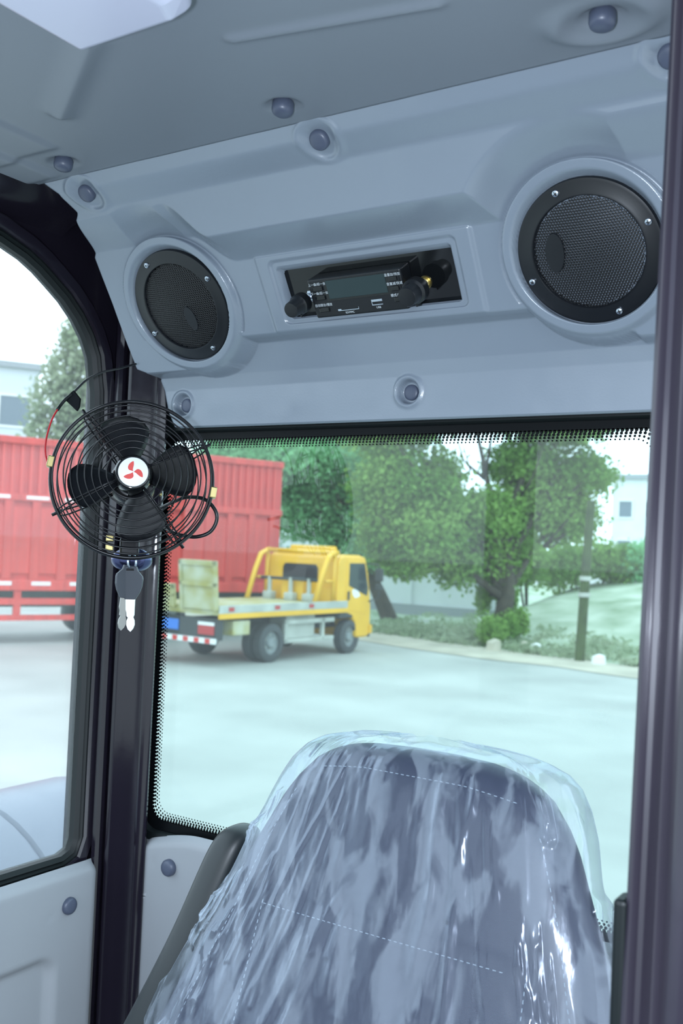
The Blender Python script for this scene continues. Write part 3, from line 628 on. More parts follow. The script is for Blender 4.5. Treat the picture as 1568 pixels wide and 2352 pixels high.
# ------------------------------------------------------------------ seat with clear plastic cover
SC = -0.52; TOPZ = 2.222; SL = 0.32; SD = Vector((0, -SL, -1)).normalized(); SN = Vector((0, -1, SL)).normalized()
SO = Vector((SC, 1.0+0.32*(TOPZ-2.19), TOPZ)); cosr = 1/math.sqrt(1+SL*SL)
zs_ = [2.222, 2.2205, 2.217, 2.212, 2.205, 2.194, 2.17, 2.15, 2.118, 2.08, 2.02, 1.973, 1.877, 1.70, 1.5]
hw_ = [0.035, 0.070, 0.092, 0.110, 0.125, 0.142, 0.163, 0.176, 0.191, 0.209, 0.230, 0.250, 0.286, 0.305, 0.31]
qs_ = [(TOPZ-z)/cosr for z in zs_]
def hw(q): return np.interp(q, qs_, hw_)
TH = 0.048
def thk(q): return TH*(1-np.exp(-(q+0.0015)/0.016))**0.7
NE = 3.2
def seat_surf(x, q, off=0.0):                     # front surface height along SN
    h = hw(q)+off; t = np.clip(1-np.abs(x/h)**NE, 0, 1)**(1/NE); return (thk(q)+off)*t
def seat_pt(x, q, n): return (SO.x+x, SO.y+SD.y*q+SN.y*n, SO.z+SD.z*q+SN.z*n)
seat = thing('driver_seat', 'dark blue-grey vinyl driver seat under clear plastic film', 'seat', (SC, 0.9, 1.4))
qv = np.concatenate([np.linspace(0, 0.03, 14)[:-1], np.linspace(0.03, 0.75, 90)]); ph = np.linspace(-PI, PI, 121)
Q, PHI = np.meshgrid(qv, ph, indexing='ij'); h = hw(Q)
SX = h*np.sign(np.sin(PHI))*np.abs(np.sin(PHI))**(2/NE); SNN = thk(Q)*np.sign(np.cos(PHI))*np.abs(np.cos(PHI))**(2/NE)
dent = -0.006*np.exp(-(np.abs(SX+0.0)/0.20)**4)*np.exp(-((Q-0.35)/0.25)**2)
def groove(x, q):
    g_ = 0.0025*np.exp(-((q-0.193)/0.003)**2)*(np.abs(x+0.012) < 0.150)
    for s_ in (-1, 1):
        xl_ = s_*(0.152+0.02*np.maximum(q-0.19, 0)); g_ = g_+0.0025*np.exp(-((x-xl_)/0.003)**2)*(q > 0.19)
    return g_
SNN = np.where(np.cos(PHI) > 0.05, SNN+dent-groove(SX, Q), SNN)
bx3 = np.stack(seat_pt(SX, Q, SNN), -1)
bk = obj('backrest', grid_mesh('backrest', bx3[..., 0], bx3[..., 1], bx3[..., 2]), M['vinyl'], seat, smooth=True); W(bk, seat); fixn(bk)
# stitching
st = MB()
def stitch(path):
    for i in range(0, len(path)-1, 2):
        a, b = Vector(path[i]), Vector(path[i+1]); st.tube([a, b], 0.00055, 5)
def sp(x, q): 
    n_ = float(seat_surf(x, q)+(-0.006*math.exp(-(abs(x)/0.20)**4)*math.exp(-((q-0.35)/0.25)**2)))+0.0006; return seat_pt(x, q, n_)
stitch([sp(x, 0.1985) for x in np.arange(-0.155, 0.135, 0.0034)])
for s_ in (-1, 1): stitch([sp(s_*(0.157+0.02*(q-0.19)), q) for q in np.arange(0.195, 0.55, 0.0036)])
stitch([sp(x, 0.034+0.10*max(0, abs(x)-0.06)**1.2*2) for x in np.arange(-0.115, 0.125, 0.0034)])
for s_ in (-1, 1): stitch([sp(s_*float(hw(q))*0.86, q) for q in np.arange(0.07, 0.55, 0.0036)])
o = W(st.build('stitching', M['thread'], seat), seat); tag(o, kind='stuff')
# armrest folded upright beside the backrest
ar = []; ars = MB()
cl = [(-0.777, 2.1010, 0.004), (-0.7772, 2.0985, 0.012), (-0.778, 2.094, 0.019), (-0.780, 2.086, 0.0235), (-0.784, 2.07, 0.0258), (-0.7925, 2.035, 0.0262), (-0.803, 1.99, 0.0265), (-0.818, 1.94, 0.027), (-0.842, 1.87, 0.028), (-0.88, 1.76, 0.03)]
vs_ = []; K = 24
for (x, z, r) in cl:
    y = 1.0-(2.19-z)*0.32+0.012
    for k in range(K):
        a = 2*PI*k/K; c_, s_ = math.cos(a), math.sin(a); e = 2/2.8
        vs_.append((x+0.012+r*math.copysign(abs(c_)**e, c_), y+1.25*r*math.copysign(abs(s_)**e, s_), z))
fs_ = [(i*K+j, i*K+(j+1) % K, (i+1)*K+(j+1) % K, (i+1)*K+j) for i in range(len(cl)-1) for j in range(K)]+[tuple(range(K))]
ars.add(vs_, fs_); o = W(fixn(ars.build('armrest', M['armpad'], seat, smooth=True)), seat); sm = o.modifiers.new('smooth', 'SUBSURF'); sm.levels = 1; sm.render_levels = 2
# film
zf = [2.234, 2.2325, 2.230, 2.226, 2.219, 2.208, 2.19, 2.165, 2.13, 2.105, 2.03, 1.957, 1.872, 1.70, 1.55]
hf = [0.05, 0.085, 0.110, 0.130, 0.150, 0.164, 0.176, 0.187, 0.200, 0.211, 0.239, 0.268, 0.299, 0.325, 0.33]
qf = [(2.234-z)/cosr for z in zf]
FO = Vector((SC, 1.0+0.32*(2.234-2.19), 2.234))
NQ, NP = 300, 420
q1 = np.concatenate([np.linspace(0, 0.03, 24)[:-1], np.linspace(0.03, 0.62, NQ-23)]); p1 = np.linspace(-2.25, 2.25, NP)
Q, PHI = np.meshgrid(q1, p1, indexing='ij'); h = np.interp(Q, qf, hf)
FX = h*np.sign(np.sin(PHI))*np.abs(np.sin(PHI))**(2/NE); cc = np.cos(PHI)
FN = (thk(np.maximum(Q-0.008, 0))+0.007)*np.sign(cc)*np.abs(cc)**(2/NE)
front = sstep(-0.1, 0.25, cc)
fa = FX/h                                               # -1..1 across
# long folds fanning out downwards
fold = np.zeros_like(FX); rr = np.random.default_rng(21)
for k in range(34):
    f0 = rr.uniform(-0.97, 0.97); dr = rr.normal(0, 0.10); q0 = rr.uniform(-0.05, 0.35); ln = rr.uniform(0.06, 0.30); wd = rr.uniform(0.012, 0.045); am = rr.uniform(0.0008, 0.0042)*(1 if rr.random() < 0.75 else -0.6)
    x0 = f0+dr*Q*3+0.012*np.sin(Q*rr.uniform(20, 60)+k); prf = (fa-x0)/wd
    sh = np.exp(-np.abs(prf)**1.4)
    fold += am*sh*sstep(q0, q0+0.04, Q)*sstep(q0+ln+0.08, q0+ln, Q)
fine = vnoise(fa*26+3*vnoise(fa*4, Q*6, 5), Q*9, 8); fine2 = vnoise(fa*60+7, Q*26, 9); fine3 = vnoise(fa*12+20, Q*30+5, 11)
ridge = (1-np.abs(2*fine-1))**3; crk = (1-np.abs(2*fine2-1))**4*sstep(0.55, 0.75, fine3)
edge = sstep(0.55, 0.95, np.abs(fa)); topm = sstep(0.10, 0.02, Q)
FN2 = FN+front*(1-0.55*sstep(0.6, 0.95, np.abs(fa)))*(fold+0.0011*ridge+0.0022*crk*(0.4+1.8*edge)+0.004*(vnoise(fa*5, Q*12, 13)-0.5))
wob = 0.012*(vnoise(PHI*0+Q*16+np.sign(FX)*40, fa*2+3, 14)-0.45)*edge
FX2 = FX+np.sign(FX)*(wob+0.006*crk*edge)
Zo = 0.006*(vnoise(fa*6+9, Q*0, 15)-0.5)*topm
film = np.stack((FO.x+FX2, FO.y+SD.y*Q+SN.y*FN2, FO.z+SD.z*Q+SN.z*FN2+Zo), -1)
o = W(obj('plastic_cover', grid_mesh('plastic_cover', film[..., 0], film[..., 1], film[..., 2]), M['film'], seat, smooth=True), seat)
o['label'] = 'wrinkled clear plastic film'
#OUTSIDE#
# ================================================================== outside
def on_ground(px, py, z=0.0):
    d = fwd+RT*((px-784)/F_PX)-UP*((py-1176)/F_PX); return EYE+d*((z-EYE.z)/d.z)
def leafmat(name, c1, c2):
    m = bpy.data.materials.new(name); m.use_nodes = True; nt = m.node_tree; nt.nodes.clear()
    out = nd(nt, 'ShaderNodeOutputMaterial'); tc = nd(nt, 'ShaderNodeTexCoord'); n = nd(nt, 'ShaderNodeTexNoise'); n.inputs['Scale'].default_value = 0.7; n.inputs['Detail'].default_value = 5
    r = nd(nt, 'ShaderNodeValToRGB'); r.color_ramp.elements[0].position = 0.35; r.color_ramp.elements[1].position = 0.65
    r.color_ramp.elements[0].color = (*c1, 1); r.color_ramp.elements[1].color = (*c2, 1)
    d = nd(nt, 'ShaderNodeBsdfDiffuse'); t = nd(nt, 'ShaderNodeBsdfTranslucent'); mx = nd(nt, 'ShaderNodeMixShader'); mx.inputs[0].default_value = 0.4
    nt.links.new(tc.outputs['Object'], n.inputs['Vector']); nt.links.new(n.outputs[0], r.inputs[0])
    for b in (d, t): nt.links.new(r.outputs[0], b.inputs[0])
    nt.links.new(d.outputs[0], mx.inputs[1]); nt.links.new(t.outputs[0], mx.inputs[2]); nt.links.new(mx.outputs[0], out.inputs[0]); return m
M['ground'] = mat('dusty_concrete', (0.365, 0.375, 0.345), 0.85, var=(0.5, 0.14), bump=('n', 30, 0.2))
M['dirt'] = mat('sandy_dirt', (0.46, 0.42, 0.33), 0.95, var=(1.2, 0.18))
M['bank'] = mat('grassy_soil', (0.28, 0.38, 0.22), 0.95, var=(0.9, 0.25), col2=(0.50, 0.56, 0.44))
M['red'] = mat('faded_red_paint', (0.58, 0.040, 0.032), 0.45, var=(1.3, 0.18))
M['red2'] = mat('faded_red_boards', (0.62, 0.055, 0.042), 0.5, var=(2.0, 0.2), scale_vec=(1, 4, 0.3))
M['tape'] = mat('white_tape', (0.8, 0.8, 0.78), 0.5)
M['tyre'] = mat('dusty_tyre', (0.055, 0.06, 0.062), 0.8)
M['rim'] = mat('dusty_wheel_rim', (0.22, 0.24, 0.24), 0.6)
M['chassis'] = mat('dusty_chassis', (0.05, 0.055, 0.055), 0.8)
M['yellow'] = mat('yellow_truck_paint', (0.80, 0.44, 0.025), 0.38, var=(1.5, 0.08))
M['yelworn'] = mat('worn_yellow_plate', (0.52, 0.45, 0.10), 0.6, var=(3.0, 0.35), col2=(0.50, 0.50, 0.36))
M['grey'] = mat('worn_grey_metal', (0.42, 0.43, 0.38), 0.6, var=(2.5, 0.2))
M['wglass'] = mat('dark_cab_glass', (0.03, 0.045, 0.05), 0.08)
M['bluepl'] = mat('blue_number_plate', (0.06, 0.20, 0.62), 0.4)
M['redlamp'] = mat('red_tail_lamp', (0.45, 0.04, 0.04), 0.35)
M['leaf'] = leafmat('green_leaf', (0.14, 0.29, 0.06), (0.28, 0.44, 0.12))
M['leafd'] = leafmat('deep_green_leaf', (0.19, 0.45, 0.20), (0.34, 0.62, 0.32))
M['leafp'] = leafmat('pale_green_leaf', (0.30, 0.38, 0.23), (0.42, 0.48, 0.33))
M['bark'] = mat('brown_bark', (0.06, 0.05, 0.035), 0.9, var=(6, 0.3))
M['plaster'] = mat('white_plaster', (0.74, 0.76, 0.78), 0.85, var=(0.8, 0.06))
M['plinth'] = mat('grey_plinth', (0.34, 0.36, 0.38), 0.9)
M['bldg'] = mat('pale_blue_cladding', (0.60, 0.64, 0.68), 0.8)
M['hood'] = mat('pale_grey_machine_paint', (0.15, 0.18, 0.225), 0.35)

gm = MB().box(-220, 160, -140, 260, -0.5, 0.0).build('ground', M['ground']); tag(gm, kind='structure')
# grassy bank beyond the yard
X_, Y_ = np.meshgrid(np.linspace(-70, 40, 180), np.linspace(0, 1, 60)); yb = np.interp(X_, [-70, -16, -13, -10.8, -9.4, -6.3, 5, 40], [25.0, 24.0, 23.2, 22.5, 22.15, 21.7, 20.5, 17])+0.25*(vnoise(X_*0.9, X_*0, 30)-0.5)
YY_ = yb+Y_**1.5*46; rise = np.interp(X_, [-70, -14.5, -12, -7, 40], [0.1, 0.1, 1.3, 1.7, 2.0])
ZZ_ = 0.02+rise*sstep(0, 12, YY_-yb)+0.25*(vnoise(X_*0.7, YY_*0.7, 31)-0.4)*sstep(0.3, 4, YY_-yb)
bank = obj('grass_bank', grid_mesh('grass_bank', X_, YY_, ZZ_), M['bank'], smooth=True); tag(bank, kind='structure')
Xd = np.linspace(-70, 40, 160); e0 = np.interp(Xd, X_[0], yb[0])
DX_, Dt = np.meshgrid(Xd, np.linspace(0, 1, 8)); Wd = 1.9+0.6*vnoise(DX_*0.5, DX_*0, 33)
dirt = obj('dirt_strip', grid_mesh('dirt_strip', DX_, e0[None]+0.6-Dt*Wd, 0.012+0.05*np.sin(PI*Dt)), M['dirt'], smooth=True); tag(dirt, kind='structure')

def leaves(name, blobs, n, size, m, parent, seed=0, droop=0.35):
    r = np.random.default_rng(seed); cs = []
    vol = np.array([b[3]*b[3]*b[4] for b in blobs])**0.72; vol = vol/vol.sum()
    for b, w in zip(blobs, vol):
        k = max(20, int(n*w)); d = r.normal(size=(k, 3)); d /= np.linalg.norm(d, axis=1)[:, None]
        rad = (0.35+0.65*r.random(k)**0.6)*(1+0.18*r.normal(size=k)); cs.append(np.array(b[:3])+d*rad[:, None]*np.array([b[3], b[3], b[4]]))
    c = np.concatenate(cs); k = len(c)
    a = r.normal(size=(k, 3)); a[:, 2] -= droop; a /= np.linalg.norm(a, axis=1)[:, None]
    b_ = np.cross(a, r.normal(size=(k, 3))); b_ /= np.linalg.norm(b_, axis=1)[:, None]
    L = size*(0.6+0.8*r.random(k))[:, None]; w = L*0.32
    co = np.stack([c-a*L*0.5, c+b_*w, c+a*L*0.5, c-b_*w], 1).reshape(-1, 3)
    o = obj(name, raw_mesh(name, co, np.arange(4*k).reshape(-1, 4)), m, parent); tag(o, kind='stuff'); return o
def blob(px, py, t, rx, ry): p = cray(px, py, t); return (p.x, p.y, p.z, rx*t/F_PX, ry*t/F_PX)
def tree(name, label, base, blobs, n, size, m, seed, trunk_r=0.22, cat='tree', group=None, top=None):
    root = thing(name, label, cat, base, group=group); rr = random.Random(seed)
    top = Vector(top) if top else Vector((sum(b[0] for b in blobs)/len(blobs), sum(b[1] for b in blobs)/len(blobs), sum(b[2] for b in blobs)/len(blobs)))
    s = MB(); base = Vector(base); mid = base.lerp(top, 0.45)+Vector((0.2, 0, 0))
    tp = spline([base-Vector((0, 0, 0.2)), base.lerp(mid, 0.5), mid, top], 14)
    s.tube(tp, [trunk_r*(1.35 if i == 0 else 1-0.6*i/14) for i in range(15)], 9)
    W(s.build('trunk', M['bark'], root, smooth=True), root)
    s = MB()
    for b in blobs:
        q = tp[rr.randint(6, 13)]; e = Vector(b[:3]); s.tube(spline([q, q.lerp(e, 0.5)+Vector((0, 0, 0.3)), e], 8), [trunk_r*0.42*(1-0.8*i/8) for i in range(9)], 6)
        for _ in range(3):
            f = e+Vector((rr.uniform(-1, 1)*b[3], rr.uniform(-1, 1)*b[3], rr.uniform(-.6, .8)*b[4])); s.tube([q.lerp(e, 0.6), q.lerp(f, 0.75), f], [trunk_r*0.18, trunk_r*0.1, 0.01], 5)
    W(s.build('branches', M['bark'], root, smooth=True), root)
    W(leaves('foliage', blobs, n, size, m, root, seed), root)
    return root
tb = on_ground(1150, 1478)
tree('tree', 'big bright green tree with a thick trunk seen through the rear window', (tb.x, tb.y, 0.2),
     [blob(*b) for b in ((900, 1120, 26.5, 95, 85), (960, 1230, 26, 100, 70), (880, 1230, 26, 60, 70), (1010, 1105, 27, 60, 75), (1000, 1180, 26.5, 90, 80), (1050, 1290, 26.5, 65, 60), (930, 1300, 26, 65, 32), (1120, 1190, 27, 80, 70), (1200, 1070, 28, 90, 60), (1230, 1160, 28, 95, 75), (1330, 1090, 28, 85, 55), (1300, 1190, 28.5, 80, 60), (1130, 1290, 27, 60, 70), (1175, 1250, 27.5, 60, 70), (1165, 1370, 27, 26, 70), (1110, 1370, 27, 22, 40), (900, 960, 27, 130, 90), (1080, 930, 28, 120, 60), (1280, 950, 28, 140, 80))],
     78000, 0.135, M['leaf'], 1, 0.30, top=tuple(cray(1150, 1180, 27)))
wb = on_ground(760, 1460)
tree('tree', 'dense darker green tree behind the yellow tow truck cab', (wb.x-1, wb.y+5, 0.1),
     [blob(*b) for b in ((520, 1080, 33, 90, 70), (620, 1080, 32, 100, 80), (720, 1110, 32, 100, 90), (800, 1080, 32, 80, 80), (690, 1190, 32, 75, 55), (770, 1200, 32, 85, 60), (830, 1270, 31, 50, 45), (850, 1190, 31, 60, 80), (560, 1150, 33, 80, 60), (690, 1060, 31.5, 120, 60), (860, 1070, 31, 90, 60), (600, 960, 33, 140, 90), (780, 950, 33, 130, 90))],
     62000, 0.16, M['leafd'], 2, 0.28)
hb = on_ground(1330, 1430)
for i, (px, py, t, rx, ry, lab) in enumerate(((1215, 1292, 33, 80, 72, 'round green shrub just right of the big tree trunk'), (1310, 1300, 34, 90, 72, 'wide green shrub between the trunk and the white building'), (1405, 1300, 35, 85, 72, 'green shrub below the white building'), (1485, 1300, 35, 75, 85, 'dark green shrub against the right door pillar'), (1120, 1450, 25.2, 50, 42, 'low bright green bush at the foot of the big tree'), (1185, 1440, 26.2, 34, 46, 'small upright bush close right of the trunk foot'))):
    bl = [blob(px+random.uniform(-.4, .4)*rx, py+random.uniform(-.3, .3)*ry, t+random.uniform(-.8, .8), rx*0.62, ry*0.62) for _ in range(5)]
    base = cray(px, py, t); root = thing('shrub', lab, 'shrub', (base.x, base.y, max(0.0, base.z-1.5)), group='shrubs beyond the yard')
    s = MB(); 
    for b in bl: s.tube([(base.x, base.y, -0.1), (b[0], b[1], b[2])], [0.05, 0.02], 5)
    W(s.build('stems', M['bark'], root), root); W(leaves('foliage', bl, 4200, 0.15 if i < 4 else 0.10, M['leaf'] if i != 3 else M['leafd'], root, 40+i), root)
lt = cray(150, 900, 46)
tree('tree', 'pale hazy tree above the red truck in the side window', (lt.x, lt.y, 0),
     [blob(*b) for b in ((150, 850, 46, 50, 62), (185, 800, 46, 48, 55), (118, 920, 46, 55, 60), (180, 940, 46, 60, 70), (105, 985, 46, 50, 45), (210, 880, 46, 40, 70), (165, 765, 46, 30, 32), (230, 960, 46, 60, 80))],
     5200, 0.27, M['leafp'], 5, 0.3)
# low grass tufts along the edge
tuft = []
for k in range(420):
    x = random.uniform(-15, -2); yb_ = float(np.interp(x, X_[0], yb[0])); y = yb_+0.2+abs(random.gauss(0, 2.2)); tuft.append((x, y, 0.06+0.07*max(0, y-yb_), 0.30, 0.10))
o = leaves('grass', tuft, 2600, 0.14, M['leafp'], None, 77, droop=-0.6); tag(o, 'tufts of weeds and grass along the edge of the yard', 'grass', kind='stuff')
# scraps of litter
for i, (px, py, sz, lab) in enumerate(((1231, 1486, 0.16, 'white litter scrap in the grass left of the added reflection rod'), (1376, 1515, 0.20, 'white litter scrap nearest the right pillar on the yard edge'), (1135, 1484, 0.30, 'pale stone block at the foot of the bush'), (1205, 1482, 0.18, 'small pale stone right of the bush'), (1440, 1432, 0.42, 'long white board lying on the far bank'), (1405, 1442, 0.24, 'white bag standing on the bank'), (1428, 1405, 0.45, 'grey-white sheet on the upper bank'), (1445, 1487, 0.16, 'tiny white scrap low on the bank by the pillar'))):
    p = on_ground(px, py, 0.15); a = random.uniform(0, 3); s = MB(); n_ = 7
    ring_ = [(sz*(0.6+0.4*random.random())*math.cos(2*PI*k/n_), 0.6*sz*(0.6+0.4*random.random())*math.sin(2*PI*k/n_)) for k in range(n_)]
    s.v += [(x, y, -0.1) for x, y in ring_]+[(x*0.9, y*0.9, sz*0.5*random.uniform(.5, 1)) for x, y in ring_]+[(0, 0, sz*0.62)]
    s.f += [(k, (k+1) % n_, n_+(k+1) % n_, n_+k) for k in range(n_)]+[(n_+k, n_+(k+1) % n_, 2*n_) for k in range(n_)]
    o = s.build('litter_scrap', M['tape'] if i not in (2, 3) else M['dirt']); o.matrix_world = T(p.x, p.y, p.z)@Rz(a); tag(o, lab, 'litter', group='scraps lying beyond the yard')

# added dark green rod, standing in for a dark gap in the glass reflection
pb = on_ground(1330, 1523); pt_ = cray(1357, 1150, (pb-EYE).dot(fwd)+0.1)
reflection_rod = thing('reflection_rod', 'added slim dark green rod standing in for a dark gap in the rear window reflection', 'reflection_rod', pb)
W(MB().tube(spline([pb-Vector((0, 0, 0.2)), pb+(pt_-pb)*0.03, pb+(pt_-pb)*0.35, pb+(pt_-pb)*0.7, pt_], 16), [0.24, 0.17, 0.12, 0.115]+[0.115-0.002*k for k in range(13)], 10).build('shaft', mat('reflection_gap_green', (0.05, 0.075, 0.022), 0.9, var=(3, 0.4)), reflection_rod, smooth=True), reflection_rod)  # dark green colour carries the gap in the glass reflection
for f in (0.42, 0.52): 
    q = pb+(pt_-pb)*f; W(MB().lathe([(0.135, -0.05), (0.138, 0), (0.135, 0.05)], 12, M=T(q.x, q.y, q.z)).build('band', M['grey'], reflection_rod), reflection_rod)
# white perimeter wall with coping and plinth
pw = thing('perimeter_wall', 'long white plastered wall with grey base behind the tow truck', 'wall', (-19, 31, 0))
W(MB().box(-30, -13.6, 31.0, 31.3, 0.0, 2.55).build('wall_body', M['plaster'], pw), pw)
W(MB().box(-30.1, -13.5, 30.93, 31.0, 0.0, 0.42).build('plinth', M['plinth'], pw), pw)
for k in range(7): W(MB().box(-30.1+2.37*k, -30.1+2.37*k+2.33, 30.9, 31.4, 2.55, 2.68, b=0.02).build('coping_slab', M['plinth'], pw), pw)
for k in range(6): W(MB().box(-29+2.9*k, -28.7+2.9*k, 30.92, 31.0, 0.42, 2.55).build('pilaster', M['plaster'], pw), pw)
# far buildings
def building(name, label, M0, wdt, dep, hgt, cols, rows, ww, wh, z0, dz, m):
    b = thing(name, label, 'building', M0)
    MB().box(-wdt/2, wdt/2, 0, dep, 0, hgt).build('walls', m, b)
    MB().box(-wdt/2-0.3, wdt/2+0.3, -0.3, dep+0.3, hgt, hgt+0.35).build('roof_slab', M['plinth'], b)
    for r in range(rows):
        for c in range(cols):
            x = -wdt/2+(c+0.5)*wdt/cols; z = z0+r*dz
            f = MB(); f.box(x-ww/2-.12, x+ww/2+.12, -0.10, 0.0, z-.12, z); f.box(x-ww/2-.12, x+ww/2+.12, -0.10, 0.0, z+wh, z+wh+.12); f.box(x-ww/2-.12, x-ww/2, -0.10, 0, z, z+wh); f.box(x+ww/2, x+ww/2+.12, -0.10, 0, z, z+wh)
            fo = f.build('window_frame', M['tape'], b); MB().box(x-ww/2, x+ww/2, -0.04, 0.0, z, z+wh).build('window_pane', M['wglass2'], fo)
    return b
M['wglass2'] = mat('grey_far_window', (0.16, 0.20, 0.24), 0.3)
bp = cray(-130, 1000, 58); bdir = math.atan2(bp.y, bp.x)-PI/2
building('far_building', 'pale building with a dark window behind the red truck', T(bp.x, bp.y, 0)@Rz(bdir+0.05), 10.3, 9, 12.05, 4, 3, 1.7, 1.75, 2.2, 3.2, M['bldg'])
bp = cray(1500, 1200, 75); bdir = math.atan2(bp.y, bp.x)-PI/2
building('far_building', 'white building beyond the shrubs at the right pillar', T(bp.x, bp.y, 0)@Rz(bdir-0.35), 6.5, 8, 8.3, 3, 2, 1.0, 1.2, 2.4, 3.0, M['plaster'])

# ---- grey machine hood outside the side window
hd = thing('machine_hood', 'pale grey rounded machine cover outside the side window', 'machine cover', (-2.2, 1.4, 1.2))
def hoodsec(y, k=1.0):
    pts = []; 
    for a in np.linspace(-90, 90, 25): pts.append((-1.95+0.36*math.sin(math.radians(a)), 1.46+0.36*math.cos(math.radians(a))))
    pts = [(-2.31, 1.2)]+pts+[(-1.59, 1.2)]
    return [(x, y, z) for x, z in pts]
s = MB(); ys_h = [0.3, 1.50, 1.505, 1.511, 1.518, 1.82, 1.835]; secs = []
for y in ys_h:
    sc_ = 0.985 if y in (1.505, 1.511) else (0.97 if y == 1.835 else 1); secs.append([(-1.95+(x+1.95)*sc_, yy, 1.2+(z-1.2)*sc_) for x, yy, z in hoodsec(y)])
n_ = len(secs[0]); 
for q in secs: s.v += q
for k in range(len(secs)-1): s.f += [(k*n_+i, (k+1)*n_+i, (k+1)*n_+(i+1) % n_, k*n_+(i+1) % n_) for i in range(n_)]
s.f += [tuple(range(n_)), tuple(range((len(secs)-1)*n_, len(secs)*n_))]
W(fixn(s.build('cover', M['hood'], hd, angle=40)), hd)
W(MB().lathe([(0.03, 0), (0.034, 0.02), (0.02, 0.035), (0.0001, 0.037)], 20, M=T(-1.86, 1.40, 1.800), cap1=False).build('knob', M['chassis'], hd, smooth=True), hd)

# ---- wheels
def wheel(parent, x, y, r, w, side):
    Mx = T(x, y, r)@Ry(PI/2*side)
    o = MB().lathe([(r*0.58, w*0.30), (r*0.62, w*0.5), (r*0.90, w*0.5), (r*0.985, w*0.40), (r, w*0.2), (r, -w*0.2), (r*0.985, -w*0.40), (r*0.90, -w*0.5), (r*0.6, -w*0.5)], 36, M=Mx, cap0=False).build('wheel', M['tyre'], parent, angle=40)
    MB().lathe([(r*0.60, w*0.34), (r*0.56, w*0.20), (r*0.30, w*0.12), (r*0.28, w*0.30), (r*0.20, w*0.42), (0.001, w*0.42)], 28, M=Mx, cap0=False, cap1=False).build('wheel_rim', M['rim'], o, angle=40)
    for k in range(6):
        a = k*PI/3; MB().lathe([(0.018, w*0.15), (0.018, w*0.24)], 6, M=Mx@T(r*0.40*math.cos(a), r*0.40*math.sin(a), 0)).build('lug_nut', M['grey'], o)
    return o
# ---- red box truck
dv = Vector((0.359, 0.933, 0)); nv = Vector((0.933, -0.359, 0)); RA = Vector((-17.6, 13.9, 0))-dv*5
rt = thing('box_truck', 'long red high-sided cargo truck parked behind the cab', 'truck', frame(RA, nv, dv, (0, 0, 1)))
L_ = 11.96; Z0, Z1, ZM = 1.2, 4.42, 3.12
MB().box(-2.45, -0.06, 0, L_, Z0, Z1).build('cargo_box', M['red'], rt)
s = MB(); s.box(-0.06, 0.03, 0, L_, Z1-0.14, Z1+0.02, b=0.02); s.build('top_rail', M['red2'], rt)
MB().box(-0.06, 0.04, 0, L_, ZM-0.06, ZM+0.10, b=0.02).build('middle_rail', M['red2'], rt)
MB().box(-0.06, 0.05, 0, L_, Z0-0.06, Z0+0.18, b=0.02).build('bottom_rail', M['red2'], rt)
me_l = MB().box(-0.06, 0.035, -0.10, 0.10, Z0+0.18, ZM-0.06, b=0.02); me_s = MB().box(-0.06, -0.015, -0.045, 0.045, ZM+0.10, Z1-0.14, b=0.012); me_p = MB().box(-0.06, -0.012, -0.21, 0.21, Z0+0.30, ZM-0.18, b=0.015)
r0 = me_l.build('side_post', M['red2'], rt); r1 = me_s.build('upper_rib', M['red2'], rt); r2 = me_p.build('side_panel', M['red2'], rt)
for k in range(20):
    y = 0.3+k*0.6
    c_ = r0 if k == 0 else r0.copy()
    if k: COL.objects.link(c_)
    c_.location.y = y
    if k < 19:
        c_ = r2 if k == 0 else r2.copy()
        if k: COL.objects.link(c_)
        c_.location.y = y+0.3
for k in range(59):
    c_ = r1 if k == 0 else r1.copy()
    if k: COL.objects.link(c_)
    c_.location.y = 0.15+k*0.2
for k in range(14):
    y = 0.35+k*0.85
    if k not in (4,) and k < 8: MB().box(0.041, 0.046, y, y+0.5, ZM-0.01, ZM+0.06).build('reflector_strip', M['tape'], rt)
    if 4 < k < 9: MB().box(0.051, 0.056, y+0.2, y+0.62, Z0+0.06, Z0+0.14).build('reflector_strip', M['tape'], rt)
MB().box(-1.9, -0.55, 0.4, L_, 0.75, 1.14).build('chassis', M['chassis'], rt)
s = MB(); s.box(-0.08, 0.0, 1.0, 6.9, 0.84, 0.98); s.box(-0.08, 0.0, 1.0, 6.9, 0.50, 0.62)
s.build('side_guard', M['red2'], rt)
for k in range(5): MB().box(-0.085, -0.005, 1.05+1.42*k, 1.2+1.42*k, 0.52, 1.2).build('guard_post', M['red2'], rt)
for y in (7.7, 9.0): wheel(rt, -0.30, y, 0.50, 0.30, 1)
for y in (7.7, 9.0): wheel(rt, -2.2, y, 0.50, 0.30, -1)
wheel(rt, -0.3, 0.6, 0.5, 0.3, 1)

